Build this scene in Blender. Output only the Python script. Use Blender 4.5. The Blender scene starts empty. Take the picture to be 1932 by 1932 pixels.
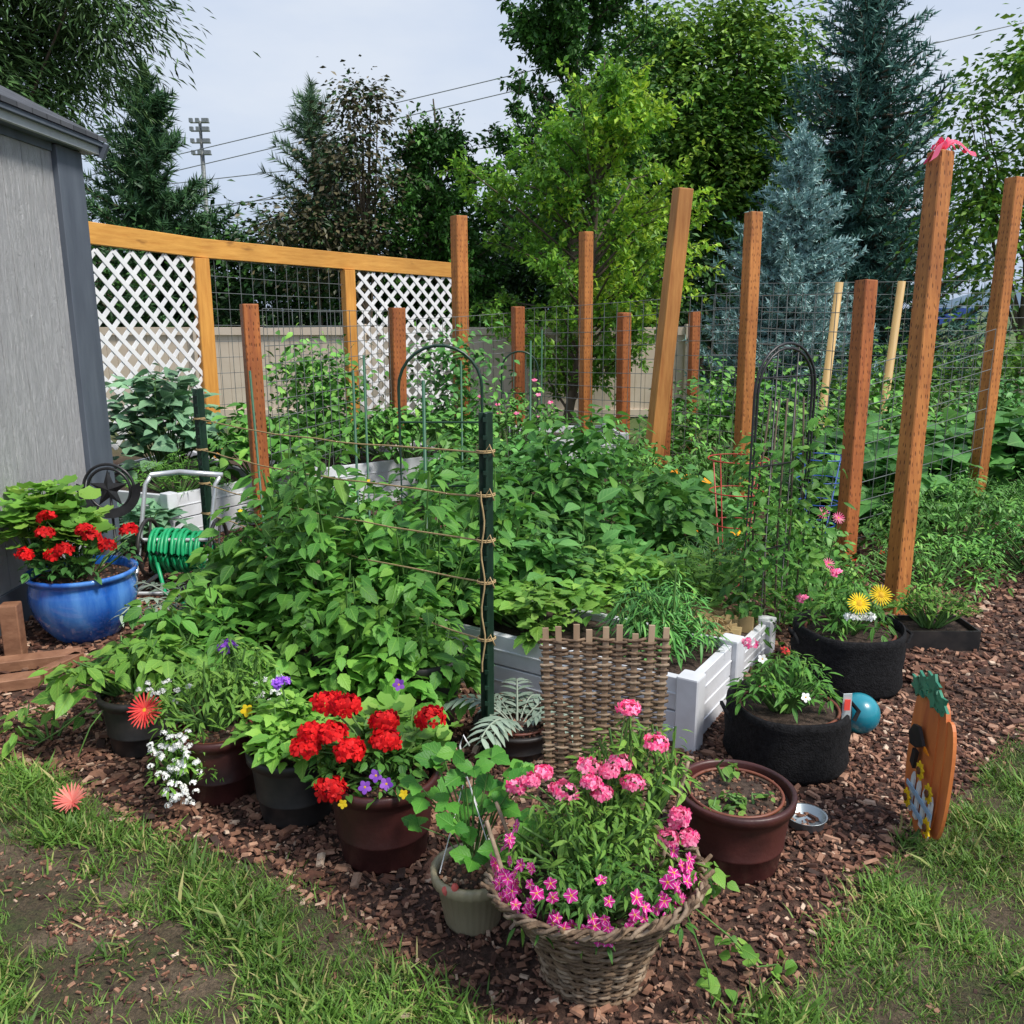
import bpy, math, numpy as np
from mathutils import Vector
C=bpy.context.scene.collection
def nz(v): 
    v=np.asarray(v,float); return v/np.maximum(np.linalg.norm(v,axis=-1,keepdims=True),1e-9)
# ---------------------------------------------------------------- mesh builder
class MB:
    def __init__(s): s.v=[];s.f=[];s.n=0;s.m=[]
    def mi(s,mat):
        if mat not in s.m: s.m.append(mat)
        return s.m.index(mat)
    def add(s,V,faces,mat,uv=None,smooth=False):
        """faces: list of (n,k) int arrays (local); uv: per-vertex (nv,2)"""
        V=np.asarray(V,float).reshape(-1,3)
        if uv is None: uv=np.zeros((len(V),2))
        for F in faces:
            F=np.asarray(F,int)
            if F.size==0: continue
            s.f.append((F+s.n,s.mi(mat),uv[F].reshape(-1,2),smooth))
        s.v.append(V);s.n+=len(V)
    def inst(s,T,pos,d,n,size,mat,smooth=True,wid=None):
        Tv,Tf,Tu=T
        pos=np.atleast_2d(pos);N=len(pos)
        if N==0: return
        d=nz(np.broadcast_to(d,(N,3)));n=np.broadcast_to(n,(N,3))
        z=nz(n-(n*d).sum(1,keepdims=True)*d+1e-6);y=np.cross(z,d)
        size=np.broadcast_to(np.asarray(size,float),(N,))
        w=size if wid is None else size*wid
        V=pos[:,None]+size[:,None,None]*Tv[None,:,0:1]*d[:,None]+w[:,None,None]*Tv[None,:,1:2]*y[:,None]+size[:,None,None]*Tv[None,:,2:3]*z[:,None]
        k=len(Tv);off=(np.arange(N)*k)[:,None,None]
        fs=[(np.asarray(F)[None]+off).reshape(-1,len(F[0])) for F in Tf]
        s.add(V.reshape(-1,3),fs,mat,np.tile(Tu,(N,1)),smooth)
    def tube(s,P,r,mat,sides=6,cap=True,smooth=True):
        P=np.asarray(P,float);n=len(P);r=np.broadcast_to(np.asarray(r,float),(n,))
        t=nz(np.gradient(P,axis=0))
        ref=np.array([0,0,1.]) if abs(t[:,2]).mean()<.8 else np.array([1.,0,0])
        a=nz(np.cross(t,ref));b=np.cross(t,a)
        th=np.arange(sides)*2*np.pi/sides
        V=P[:,None]+r[:,None,None]*(np.cos(th)[None,:,None]*a[:,None]+np.sin(th)[None,:,None]*b[:,None])
        i=np.arange(n-1)[:,None]*sides;j=np.arange(sides)[None];j2=(j+1)%sides
        F=np.stack([i+j,i+j2,i+sides+j2,i+sides+j],-1).reshape(-1,4)
        fs=[F]
        if cap: fs.append(np.array([list(range(sides))]));fs.append(np.array([[ (n-1)*sides+q for q in range(sides)]]))
        s.add(V.reshape(-1,3),fs,mat,None,smooth)
    def beam(s,p0,p1,w,d,mat,ang=0.,side=None):
        p0=np.array(p0,float);p1=np.array(p1,float);t=nz(p1-p0)
        if side is None:
            ref=np.array([math.cos(ang),math.sin(ang),0]) if abs(t[2])>.7 else np.array([0,0,1.])
        else: ref=np.array(side,float)
        a=nz(ref-(ref@t)*t);b=np.cross(t,a)
        bv=min(w,d)*.06;V=[]
        hw,hd=w/2,d/2
        oc=[(hw-bv,-hd),(hw,-hd+bv),(hw,hd-bv),(hw-bv,hd),(-hw+bv,hd),(-hw,hd-bv),(-hw,-hd+bv),(-hw+bv,-hd)]
        for p,sc in((p0,1),(p1-t*bv,1),(p1,.97)):
            for x,y in oc: V.append(p+a*x*sc+b*y*sc)
        F=[]
        for k in(0,8):
            for j in range(8): F.append([k+j,k+(j+1)%8,k+8+(j+1)%8,k+8+j])
        s.add(V,[np.array(F),np.array([list(range(8))[::-1],[16+q for q in range(8)]])],mat)
    def box(s,c,sz,mat,rz=0,b=.0):
        c=np.array(c,float);hx,hy,hz=[q/2 for q in sz]
        s.beam(c-[0,0,hz],c+[0,0,hz],sz[0],sz[1],mat,ang=rz)
    def lathe(s,c,prof,mat,seg=40,sx=1,wob=0,closed_bottom=True,ridge=None):
        prof=np.array(prof,float);n=len(prof);th=np.arange(seg)*2*np.pi/seg
        rr=prof[:,0:1]*(1+wob*np.sin(3*th+1)[None]*.5+wob*np.sin(5*th)[None]*.5)
        if ridge: rr=rr*(1+ridge*(np.arange(seg)%4<2)[None])
        V=np.stack([c[0]+rr*np.cos(th)*sx,c[1]+rr*np.sin(th),c[2]+np.broadcast_to(prof[:,1:2],rr.shape)],-1)
        i=np.arange(n-1)[:,None]*seg;j=np.arange(seg)[None];j2=(j+1)%seg
        F=np.stack([i+j,i+j2,i+seg+j2,i+seg+j],-1).reshape(-1,4)
        s.add(V.reshape(-1,3),[F],mat,None,True)
    def build(s,name,parent=None):
        me=bpy.data.meshes.new(name)
        V=np.concatenate(s.v)
        me.vertices.add(len(V));me.vertices.foreach_set("co",V.astype(np.float32).ravel())
        lv=np.concatenate([f[0].ravel() for f in s.f]);tot=np.concatenate([np.full(len(f[0]),f[0].shape[1]) for f in s.f])
        st=np.concatenate([[0],np.cumsum(tot)[:-1]])
        me.loops.add(len(lv));me.loops.foreach_set("vertex_index",lv.astype(np.int32))
        me.polygons.add(len(tot));me.polygons.foreach_set("loop_start",st.astype(np.int32))
        try: me.polygons.foreach_set("loop_total",tot.astype(np.int32))
        except Exception: pass
        me.polygons.foreach_set("material_index",np.concatenate([np.full(len(f[0]),f[1]) for f in s.f]).astype(np.int32))
        me.polygons.foreach_set("use_smooth",np.concatenate([np.full(len(f[0]),f[3]) for f in s.f]))
        for m in s.m: me.materials.append(m)
        u=me.uv_layers.new(name="UVMap");u.data.foreach_set("uv",np.concatenate([f[2] for f in s.f]).astype(np.float32).ravel())
        me.update(calc_edges=True)
        o=bpy.data.objects.new(name,me);C.objects.link(o)
        if parent: o.parent=parent
        return o
# ---------------------------------------------------------------- materials
def newmat(name):
    m=bpy.data.materials.new(name);m.use_nodes=True;nt=m.node_tree
    return m,nt,nt.nodes["Principled BSDF"],nt.nodes["Material Output"]
def ramp(nt,stops,interp='LINEAR'):
    r=nt.nodes.new("ShaderNodeValToRGB");e=r.color_ramp;e.interpolation=interp
    while len(e.elements)<len(stops): e.elements.new(.5)
    for el,(p,c) in zip(e.elements,stops): el.position=p;el.color=(*c,1)
    return r
def noise(nt,scale,detail=4,mapping=None,rough=.55,coord='Object'):
    tc=nt.nodes.new("ShaderNodeTexCoord");n=nt.nodes.new("ShaderNodeTexNoise")
    n.inputs["Scale"].default_value=scale;n.inputs["Detail"].default_value=detail;n.inputs["Roughness"].default_value=rough
    if mapping:
        mp=nt.nodes.new("ShaderNodeMapping");mp.inputs["Scale"].default_value=mapping
        nt.links.new(tc.outputs[coord],mp.inputs["Vector"]);nt.links.new(mp.outputs[0],n.inputs["Vector"])
    else: nt.links.new(tc.outputs[coord],n.inputs["Vector"])
    return n
def M(name,c1,c2=None,scale=8,rough=.6,mapping=None,bump=0,bscale=None,metal=0,spec=.5,isl=False,lo=.35,hi=.65,coat=0,detail=4):
    m,nt,bs,out=newmat(name);L=nt.links.new
    if c2 is None: c2=tuple(x*.8 for x in c1)
    n=noise(nt,scale,detail,mapping)
    r=ramp(nt,[(lo,c1),(hi,c2)])
    if isl:
        g=nt.nodes.new("ShaderNodeNewGeometry");L(g.outputs["Random Per Island"],r.inputs[0])
        r.color_ramp.elements[0].position=0;r.color_ramp.elements[1].position=1
    else: L(n.outputs[0],r.inputs[0])
    L(r.outputs[0],bs.inputs["Base Color"])
    bs.inputs["Roughness"].default_value=rough;bs.inputs["Metallic"].default_value=metal
    bs.inputs["Specular IOR Level"].default_value=spec;bs.inputs["Coat Weight"].default_value=coat
    if bump:
        b=nt.nodes.new("ShaderNodeBump");b.inputs["Strength"].default_value=bump;b.inputs["Distance"].default_value=.01
        nb=noise(nt,bscale or scale,5,mapping);L(nb.outputs[0],b.inputs["Height"]);L(b.outputs[0],bs.inputs["Normal"])
    return m
def leafmat(name,c1,c2,c3=None,trans=.25,rough=.5,vein=.35,spec=.35,var=True):
    m,nt,bs,out=newmat(name);L=nt.links.new
    g=nt.nodes.new("ShaderNodeNewGeometry")
    st=[(0,c1),(.8,c2),(1,c3 or c2)]
    r=ramp(nt,st);L(g.outputs["Random Per Island"],r.inputs[0])
    col=r.outputs[0]
    if var:
        n=noise(nt,2.3,1);mr=nt.nodes.new("ShaderNodeMapRange");mr.inputs[1].default_value=.3;mr.inputs[2].default_value=.7
        mr.inputs[3].default_value=.65;mr.inputs[4].default_value=1.3;L(n.outputs[0],mr.inputs[0])
        h=nt.nodes.new("ShaderNodeHueSaturation");L(col,h.inputs["Color"]);L(mr.outputs[0],h.inputs["Value"]);col=h.outputs[0]
    if vein:
        uv=nt.nodes.new("ShaderNodeUVMap");sp=nt.nodes.new("ShaderNodeSeparateXYZ");L(uv.outputs[0],sp.inputs[0])
        def ma(op,a,b=None,clamp=False):
            q=nt.nodes.new("ShaderNodeMath");q.operation=op;q.use_clamp=clamp
            for i,x in enumerate((a,b)):
                if x is None: continue
                if isinstance(x,(int,float)): q.inputs[i].default_value=x
                else: L(x,q.inputs[i])
            return q.outputs[0]
        av=ma('ABSOLUTE',sp.outputs[1])
        mid=ma('SUBTRACT',1,ma('MULTIPLY',av,14),True)
        sv=ma('SINE',ma('MULTIPLY',ma('SUBTRACT',sp.outputs[0],ma('MULTIPLY',av,.6)),38))
        sv=ma('MULTIPLY',ma('POWER',ma('MAXIMUM',sv,0.0),6),.55)
        tot=ma('MULTIPLY',ma('MAXIMUM',mid,sv),vein,True)
        mx=nt.nodes.new("ShaderNodeMixRGB");L(tot,mx.inputs[0]);L(col,mx.inputs[1]);mx.inputs[2].default_value=(c2[0]*2.2+.03,c2[1]*1.7+.02,c2[2]*1.8+.02,1)
        bp=nt.nodes.new("ShaderNodeBump");bp.inputs["Strength"].default_value=.6;bp.inputs["Distance"].default_value=.005
        L(ma('SUBTRACT',1,tot),bp.inputs["Height"]);L(bp.outputs[0],bs.inputs["Normal"])
        col=mx.outputs[0]
    L(col,bs.inputs["Base Color"]);bs.inputs["Roughness"].default_value=rough;bs.inputs["Specular IOR Level"].default_value=spec
    if trans:
        t=nt.nodes.new("ShaderNodeBsdfTranslucent");h2=nt.nodes.new("ShaderNodeHueSaturation");h2.inputs["Value"].default_value=1.5;h2.inputs["Hue"].default_value=.485
        L(col,h2.inputs["Color"]);L(h2.outputs[0],t.inputs[0])
        ms=nt.nodes.new("ShaderNodeMixShader");ms.inputs[0].default_value=trans
        L(bs.outputs[0],ms.inputs[1]);L(t.outputs[0],ms.inputs[2]);L(ms.outputs[0],out.inputs[0])
    return m
# leaves
L_pep=leafmat("pepper_leaf",(.04,.15,.025),(.1,.28,.04),(.18,.36,.055))
L_mid=leafmat("basil_leaf",(.06,.2,.03),(.14,.36,.05),(.22,.44,.065))
L_pot=leafmat("potato_leaf",(.035,.14,.026),(.085,.26,.042),(.14,.32,.055))
F_pot=leafmat("bean_leaf",(.045,.17,.035),(.1,.3,.055),(.17,.37,.07),vein=0,trans=0)
F_pep=leafmat("vegetable_leaf",(.06,.19,.03),(.13,.34,.05),(.22,.43,.07),vein=0,trans=0)
L_big=leafmat("broad_leaf",(.06,.19,.045),(.12,.32,.08),(.16,.37,.1))
L_bro=leafmat("broccoli_leaf",(.1,.23,.13),(.19,.36,.2),(.22,.4,.22),trans=.12)
L_dark=leafmat("dark_leaf",(.02,.08,.02),(.055,.17,.035),trans=0,vein=0)
L_lite=leafmat("light_leaf",(.09,.24,.035),(.19,.4,.06),(.27,.46,.08))
L_sil=leafmat("silver_leaf",(.16,.24,.17),(.28,.36,.28),trans=.1,vein=.2)
L_fern=leafmat("feathery_leaf",(.08,.24,.03),(.16,.38,.05),vein=0,trans=0)
L_str=leafmat("strawberry_leaf",(.03,.15,.02),(.09,.3,.035),(.14,.36,.045))
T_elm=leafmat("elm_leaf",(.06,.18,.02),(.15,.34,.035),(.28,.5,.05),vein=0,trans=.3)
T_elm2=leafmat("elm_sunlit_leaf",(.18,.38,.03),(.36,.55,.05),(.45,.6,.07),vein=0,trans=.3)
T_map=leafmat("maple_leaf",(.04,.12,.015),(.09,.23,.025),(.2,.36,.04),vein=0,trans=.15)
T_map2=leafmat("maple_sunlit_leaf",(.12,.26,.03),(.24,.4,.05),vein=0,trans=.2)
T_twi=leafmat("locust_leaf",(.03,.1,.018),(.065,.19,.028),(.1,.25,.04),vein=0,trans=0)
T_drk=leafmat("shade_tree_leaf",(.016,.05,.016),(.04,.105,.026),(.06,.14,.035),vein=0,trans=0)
T_red=leafmat("bronze_leaf",(.05,.06,.03),(.12,.1,.05),(.18,.15,.08),vein=0,trans=0)
T_wil=leafmat("willow_leaf",(.04,.1,.03),(.1,.2,.06),(.16,.28,.09),vein=0,trans=0)
N_blu=leafmat("blue_spruce_needle",(.17,.31,.31),(.34,.52,.51),(.44,.62,.6),vein=0,trans=0,var=False)
N_spr=leafmat("spruce_needle",(.045,.125,.105),(.09,.21,.17),(.15,.3,.25),vein=0,trans=0)
N_pin=leafmat("pine_needle",(.03,.085,.04),(.07,.16,.06),vein=0,trans=0)
N_pi2=leafmat("young_pine_needle",(.07,.15,.08),(.14,.24,.12),vein=0,trans=0)
G_gr=leafmat("grass_blade",(.06,.14,.022),(.165,.32,.05),(.46,.4,.17),vein=0,trans=.25,rough=.55)
stemM=M("green_stem",(.12,.25,.05),(.07,.16,.04),20)
barkM=M("bark",(.07,.05,.035),(.13,.1,.07),6,.9,(1,1,.2),bump=.6)
# timber
def wood(name,c1,c2,mp,inc=True):
    m,nt,bs,out=newmat(name);L=nt.links.new
    n=noise(nt,6,6,mp,.65);r=ramp(nt,[(.3,c1),(.7,c2)]);L(n.outputs[0],r.inputs[0])
    n2=noise(nt,1.3,2);mx=nt.nodes.new("ShaderNodeMixRGB");mx.blend_type='MULTIPLY';mx.inputs[0].default_value=.6
    r2=ramp(nt,[(.35,(.65,.6,.55)),(.65,(1.1,1.05,1))]);L(n2.outputs[0],r2.inputs[0]);L(r.outputs[0],mx.inputs[1]);L(r2.outputs[0],mx.inputs[2])
    col=mx.outputs[0];h=n.outputs[0]
    nk=noise(nt,2.2,3,(3,3,.9) if mp[2]<1 else (.9,.9,3));rk=ramp(nt,[(.27,(.35,.28,.22)),(.34,(1,1,1))]);L(nk.outputs[0],rk.inputs[0])
    mk=nt.nodes.new("ShaderNodeMixRGB");mk.blend_type='MULTIPLY';mk.inputs[0].default_value=.8;L(col,mk.inputs[1]);L(rk.outputs[0],mk.inputs[2]);col=mk.outputs[0]
    if inc:
        v=nt.nodes.new("ShaderNodeTexVoronoi");v.inputs["Scale"].default_value=1;tc=nt.nodes.new("ShaderNodeTexCoord");mpn=nt.nodes.new("ShaderNodeMapping")
        mpn.inputs["Scale"].default_value=(70,70,20);v.inputs["Randomness"].default_value=.35
        L(tc.outputs["Object"],mpn.inputs[0]);L(mpn.outputs[0],v.inputs["Vector"])
        rr=ramp(nt,[(.18,(.25,.2,.15)),(.32,(1,1,1))]);L(v.outputs["Distance"],rr.inputs[0])
        m2=nt.nodes.new("ShaderNodeMixRGB");m2.blend_type='MULTIPLY';m2.inputs[0].default_value=.85;L(col,m2.inputs[1]);L(rr.outputs[0],m2.inputs[2]);col=m2.outputs[0]
        h=rr.outputs[0]
    L(col,bs.inputs["Base Color"]);bs.inputs["Roughness"].default_value=.6
    b=nt.nodes.new("ShaderNodeBump");b.inputs["Strength"].default_value=.4;b.inputs["Distance"].default_value=.006;L(h,b.inputs["Height"]);L(b.outputs[0],bs.inputs["Normal"])
    return m
W_post=wood("stained_post",(.34,.11,.025),(.6,.24,.06),(6,6,.6))
W_post2=wood("stained_post_red",(.28,.075,.022),(.48,.16,.04),(6,6,.6))
W_smooth=wood("stained_smooth",(.42,.16,.04),(.62,.29,.085),(6,6,.5),False)
W_rail=wood("stained_rail",(.56,.25,.045),(.76,.4,.09),(.6,.6,6),False)
W_frpost=wood("stained_frame_post",(.55,.23,.04),(.74,.37,.08),(6,6,.5),False)
W_round=wood("round_pole_wood",(.42,.27,.1),(.55,.38,.16),(6,6,.5),False)
W_old=wood("weathered_lumber",(.2,.09,.05),(.38,.2,.12),(2,2,4),False)
W_wick=M("wicker",(.08,.048,.028),(.23,.15,.09),30,.75,bump=.5,bscale=90)
W_wick2=M("wicker_grey",(.15,.105,.07),(.35,.26,.18),25,.8,bump=.5,bscale=90)
W_slat=M("wicker_slat",(.3,.2,.12),(.45,.33,.22),12,.8,(1,1,.2))
vinyl=M("white_vinyl",(.76,.78,.83),(.6,.61,.64),5,.35)
latM=M("white_lattice",(.8,.8,.82),(.72,.72,.75),3,.5)
wire=M("galvanised_wire",(.25,.27,.27),(.16,.17,.17),10,.45,metal=.5)
dgreen=M("dark_green_metal",(.008,.03,.018),(.015,.045,.028),20,.35)
lgreen=M("green_stake",(.02,.09,.05),(.03,.12,.06),20,.4)
blackM=M("black_metal",(.012,.012,.014),(.025,.025,.028),20,.4)
blackP=M("black_plastic",(.012,.012,.013),(.035,.03,.028),14,.5)
fabric=M("black_fabric",(.006,.006,.007),(.016,.016,.018),60,.9,bump=.6,bscale=150,spec=.2)
soil=M("potting_soil",(.03,.018,.012),(.085,.055,.04),60,.95,bump=1,bscale=90)
burg=M("burgundy_plastic",(.03,.008,.008),(.07,.018,.016),7,.45,bump=.2,bscale=30)
beige=M("beige_plastic",(.36,.31,.2),(.3,.26,.17),6,.4)
terra=M("copper_rim",(.22,.07,.035),(.15,.045,.03),20,.5)
twine=M("jute_twine",(.5,.36,.18),(.36,.25,.12),60,.9)
straw=M("straw",(.5,.38,.18),(.32,.22,.1),60,.9,isl=True)
redM=M("red_wire",(.5,.05,.03),(.35,.03,.02),20,.4)
bluM=M("blue_wire",(.03,.1,.45),(.02,.07,.3),20,.4)
silver=M("silver_tube",(.6,.62,.65),(.5,.52,.55),8,.3,metal=.5)
hoseM=M("green_hose",(.01,.3,.11),(.015,.38,.15),20,.4)
tealM=M("teal_ball",(.006,.17,.25),(.02,.26,.33),9,.3,coat=.4)
zinc=M("galvanised_dish",(.45,.5,.53),(.34,.39,.42),8,.35,metal=.7)
def petal(name,c1,c2,trans=.2,strip=None,base=None):
    m=leafmat(name,c1,c2,vein=0,trans=trans,rough=.6,spec=.2)
    if strip:
        nt=m.node_tree;L=nt.links.new;bs=nt.nodes["Principled BSDF"];src=bs.inputs["Base Color"].links[0].from_socket
        uv=nt.nodes.new("ShaderNodeUVMap");sp=nt.nodes.new("ShaderNodeSeparateXYZ");L(uv.outputs[0],sp.inputs[0])
        a=nt.nodes.new("ShaderNodeMath");a.operation='ABSOLUTE';L(sp.outputs[1],a.inputs[0])
        r=ramp(nt,[(.04,(1,1,1)),(.1,(0,0,0))]);L(a.outputs[0],r.inputs[0])
        rb=ramp(nt,[(.25,base),(.5,strip)]);L(sp.outputs[0],rb.inputs[0])
        mx=nt.nodes.new("ShaderNodeMixRGB");L(r.outputs[0],mx.inputs[0]);L(src,mx.inputs[1]);L(rb.outputs[0],mx.inputs[2]);L(mx.outputs[0],bs.inputs["Base Color"])
    return m
P_red=petal("red_petal",(.5,.005,.008),(.9,.02,.02))
P_cor=petal("coral_red_petal",(.8,.04,.05),(.9,.12,.09))
P_sal=petal("salmon_petal",(.85,.16,.14),(.92,.35,.28))
P_pnk=petal("pink_petal",(.82,.03,.22),(.95,.35,.52))
P_cal=petal("magenta_star_petal",(.6,.01,.24),(.82,.05,.4),strip=(.9,.7,.8),base=(.85,.55,.02))
P_wht=petal("white_petal",(.75,.76,.72),(.85,.85,.85),trans=.1)
P_pur=petal("purple_petal",(.2,.05,.5),(.42,.15,.72))
P_yel=petal("yellow_petal",(.85,.55,.01),(.9,.68,.03))
P_org=petal("orange_petal",(.8,.25,.01),(.85,.35,.02))
yelC=M("flower_centre",(.7,.42,.02),(.45,.22,.01),60,.9)
# ---------------------------------------------------------------- templates
def leafT(W=.5,p=.8,droop=.25,fold=.25,st=(.2,.45,.72),ex=1.,ser=0):
    V=[(0,0,0)];U=[(0,0)]
    for i,u in enumerate(st):
        w=W/2*math.sin(math.pi*u**p)**ex
        for sgn in(-1,0,1):
            V.append((u,sgn*w,-droop*u*u+(fold*w if sgn else 0)));U.append((u,sgn*w*2))
    V.append((1,0,-droop));U.append((1,0))
    n=len(st);t=1+3*n
    tri=[[0,2,1],[0,3,2],[t,1+3*(n-1),2+3*(n-1)],[t,2+3*(n-1),3+3*(n-1)]]
    q=[]
    for i in range(n-1):
        a=1+3*i;q+=[[a,a+1,a+4,a+3],[a+1,a+2,a+5,a+4]]
    return np.array(V,float),[np.array(tri),np.array(q)],np.array(U,float)
T_ov=leafT(.55);T_wide=leafT(.85,.65,.3,.2);T_lan=leafT(.28,.8,.3,.3);T_nar=leafT(.14,.8,.35,.3)
T_ser=leafT(.62,.8,.28,.22,(.12,.2,.3,.4,.52,.64,.76,.88))
T_stw=leafT(.8,.95,.25,.25,(.15,.25,.36,.46,.57,.67,.78,.88))
for T__ in(T_ser,T_stw):
    for k_ in range(8):           # serrated edge
        for s_ in(1,3): T__[0][1+3*k_+(s_-1),1]*=(1.1 if k_%2 else .9)
T_pet=leafT(.75,1.3,.1,-.1,(.3,.6,.85),.7)
T_str=leafT(.16,1.2,.1,.1,(.3,.85))
T_sim=(np.array([(0,0,0),(.5,.28,.06),(1,0,-.1),(.5,-.28,.06)],float),[np.array([[0,2,1],[0,3,2]])],np.array([(0,0),(.5,.3),(1,0),(.5,-.3)],float))
T_thin=(np.array([(0,0,0),(.5,.1,.03),(1,0,-.1),(.5,-.1,.03)],float),[np.array([[0,2,1],[0,3,2]])],np.array([(0,0),(.5,.3),(1,0),(.5,-.3)],float))
T_tri=(np.array([(0,-.5,0),(0,.5,0),(1,0,-.05)],float),[np.array([[0,1,2]])],np.array([(0,0),(0,0),(1,0)],float))
def roundT():
    V=[(.0,0,0)];U=[(0,0)];n=11
    for k in range(n):
        a=-2.6+5.2*k/(n-1);r=.5*(1+.07*(-1)**k)
        V.append((.45+r*math.cos(a),r*math.sin(a),.1+.04*(-1)**k));U.append((.5,.3))
    V.append((.42,0,0));U.append((.5,.3))
    F=[[12,1+k,2+k] for k in range(n-1)]+[[12,11,0],[12,0,1]]
    return np.array(V,float),[np.array(F)],np.array(U,float)
T_rnd=roundT()
T_blade=(np.array([(0,-.5,0),(0,.5,0),(.55,.4,0),(.55,-.4,0),(1,0,-.18)],float),[np.array([[0,1,2,3]]),np.array([[3,2,4]])],np.zeros((5,2)))
# ---------------------------------------------------------------- plants
def shrub(mb,c,rx,ry,h,ntip,nl,ls,T,mat,seed=0,z0=0.,lo=.25,pit=(-.55,.3),smat=None,stems=True,spread=.16):
    g=np.random.default_rng(seed);a=g.uniform(0,2*np.pi,ntip);r=np.sqrt(g.uniform(0,1,ntip))
    zz=z0+h*(lo+(1-lo)*np.sqrt(np.maximum(1-r**2,.03))*g.uniform(.25,1,ntip)**.6)*g.uniform(.86,1.12,ntip)
    tip=np.stack([c[0]+rx*r*np.cos(a),c[1]+ry*r*np.sin(a),zz],1)
    if stems:
        for i in range(min(ntip,40)):
            b=np.array([c[0]+rx*.25*r[i]*math.cos(a[i]),c[1]+ry*.25*r[i]*math.sin(a[i]),z0])
            m=(b+tip[i])/2+[g.normal()*.02,g.normal()*.02,.06*h]
            mb.tube([b,m,tip[i]],[.006,.005,.003],smat or stemM,4,False)
    n=ntip*nl;ti=np.repeat(np.arange(ntip),nl);az=np.tile(np.arange(nl)*2.4,ntip)+g.uniform(0,6.28,ntip)[ti]+g.normal(0,.3,n)
    lev=g.uniform(0,1,n)**1.3
    d=np.stack([np.cos(az),np.sin(az),g.uniform(pit[0],pit[1],n)-.2*lev],1)
    pos=tip[ti]+np.stack([d[:,0]*ls*.35,d[:,1]*ls*.35,-lev*h*spread],1)
    nn=np.stack([g.normal(0,.35,n),g.normal(0,.35,n),np.ones(n)],1)
    mb.inst(T,pos,d,nn,ls*(.4+.75*g.random(n))*(.7+.45*lev),mat)
    return tip
def basis(n):
    n=nz(n);ref=np.where(abs(n[:,2:3])<.9,np.array([[0,0,1.]]),np.array([[1.,0,0]]));a=nz(np.cross(n,ref));return a,np.cross(n,a),n
def blooms(mb,pos,nrm,size,mat,k=5,T=T_pet,cm=None,cs=.18,cup=.25,seed=0,wid=None):
    pos=np.atleast_2d(np.array(pos,float));nrm=np.broadcast_to(np.array(nrm,float),pos.shape);a,b,n=basis(nrm)
    g=np.random.default_rng(seed);N=len(pos);ph=g.uniform(0,6.28,N);size=np.broadcast_to(np.asarray(size,float),(N,))
    for j in range(k):
        t=ph+j*2*np.pi/k;d=a*np.cos(t)[:,None]+b*np.sin(t)[:,None]+n*(cup+g.normal(0,.08,(N,1)))
        mb.inst(T,pos,d,n,size,mat,wid=wid)
    if cm:
        for i in range(N):
            th=np.arange(8)*np.pi/4;R=size[i]*cs
            V=[pos[i]+n[i]*R*.8]+[pos[i]+n[i]*R*.25+R*(a[i]*math.cos(q)+b[i]*math.sin(q)) for q in th]
            mb.add(V,[np.array([[0,1+q,1+(q+1)%8] for q in range(8)])],cm,None,True)
def head(mb,c,R,mat,n=45,fs=.018,seed=0,flat=.75,k=4,cm=None):
    g=np.random.default_rng(seed);v=nz(g.normal(size=(n,3)));v[:,2]=abs(v[:,2])*1.1-.25;v=nz(v)
    p=np.array(c)+v*R*np.array([1,1,flat])*g.uniform(.75,1.05,(n,1))
    blooms(mb,p,v+g.normal(0,.2,(n,3)),fs*g.uniform(.8,1.2,n),mat,k,seed=seed,cm=cm,cs=.25)
def stalk(mb,p,base,r=.003,mat=None):
    p=np.array(p,float);b=np.array(base,float);mb.tube([b,(b*.45+p*.55)+[0,0,.03],p],[r*1.2,r,r],mat or stemM,5,False)
def climb(mb,p0,p1,n,ls,T,mat,sd,rad=.08):
    g=np.random.default_rng(sd);t=g.random(n)[:,None];p=np.array(p0)*(1-t)+np.array(p1)*t+g.normal(0,rad,(n,3))*[1,1,.5]
    a=g.uniform(0,6.28,n);mb.inst(T,p,np.stack([np.cos(a),np.sin(a),g.uniform(-.8,.2,n)],1),np.stack([g.normal(0,.5,n),g.normal(0,.5,n)-.3,np.ones(n)],1),ls*g.uniform(.5,1.2,n),mat)
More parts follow.
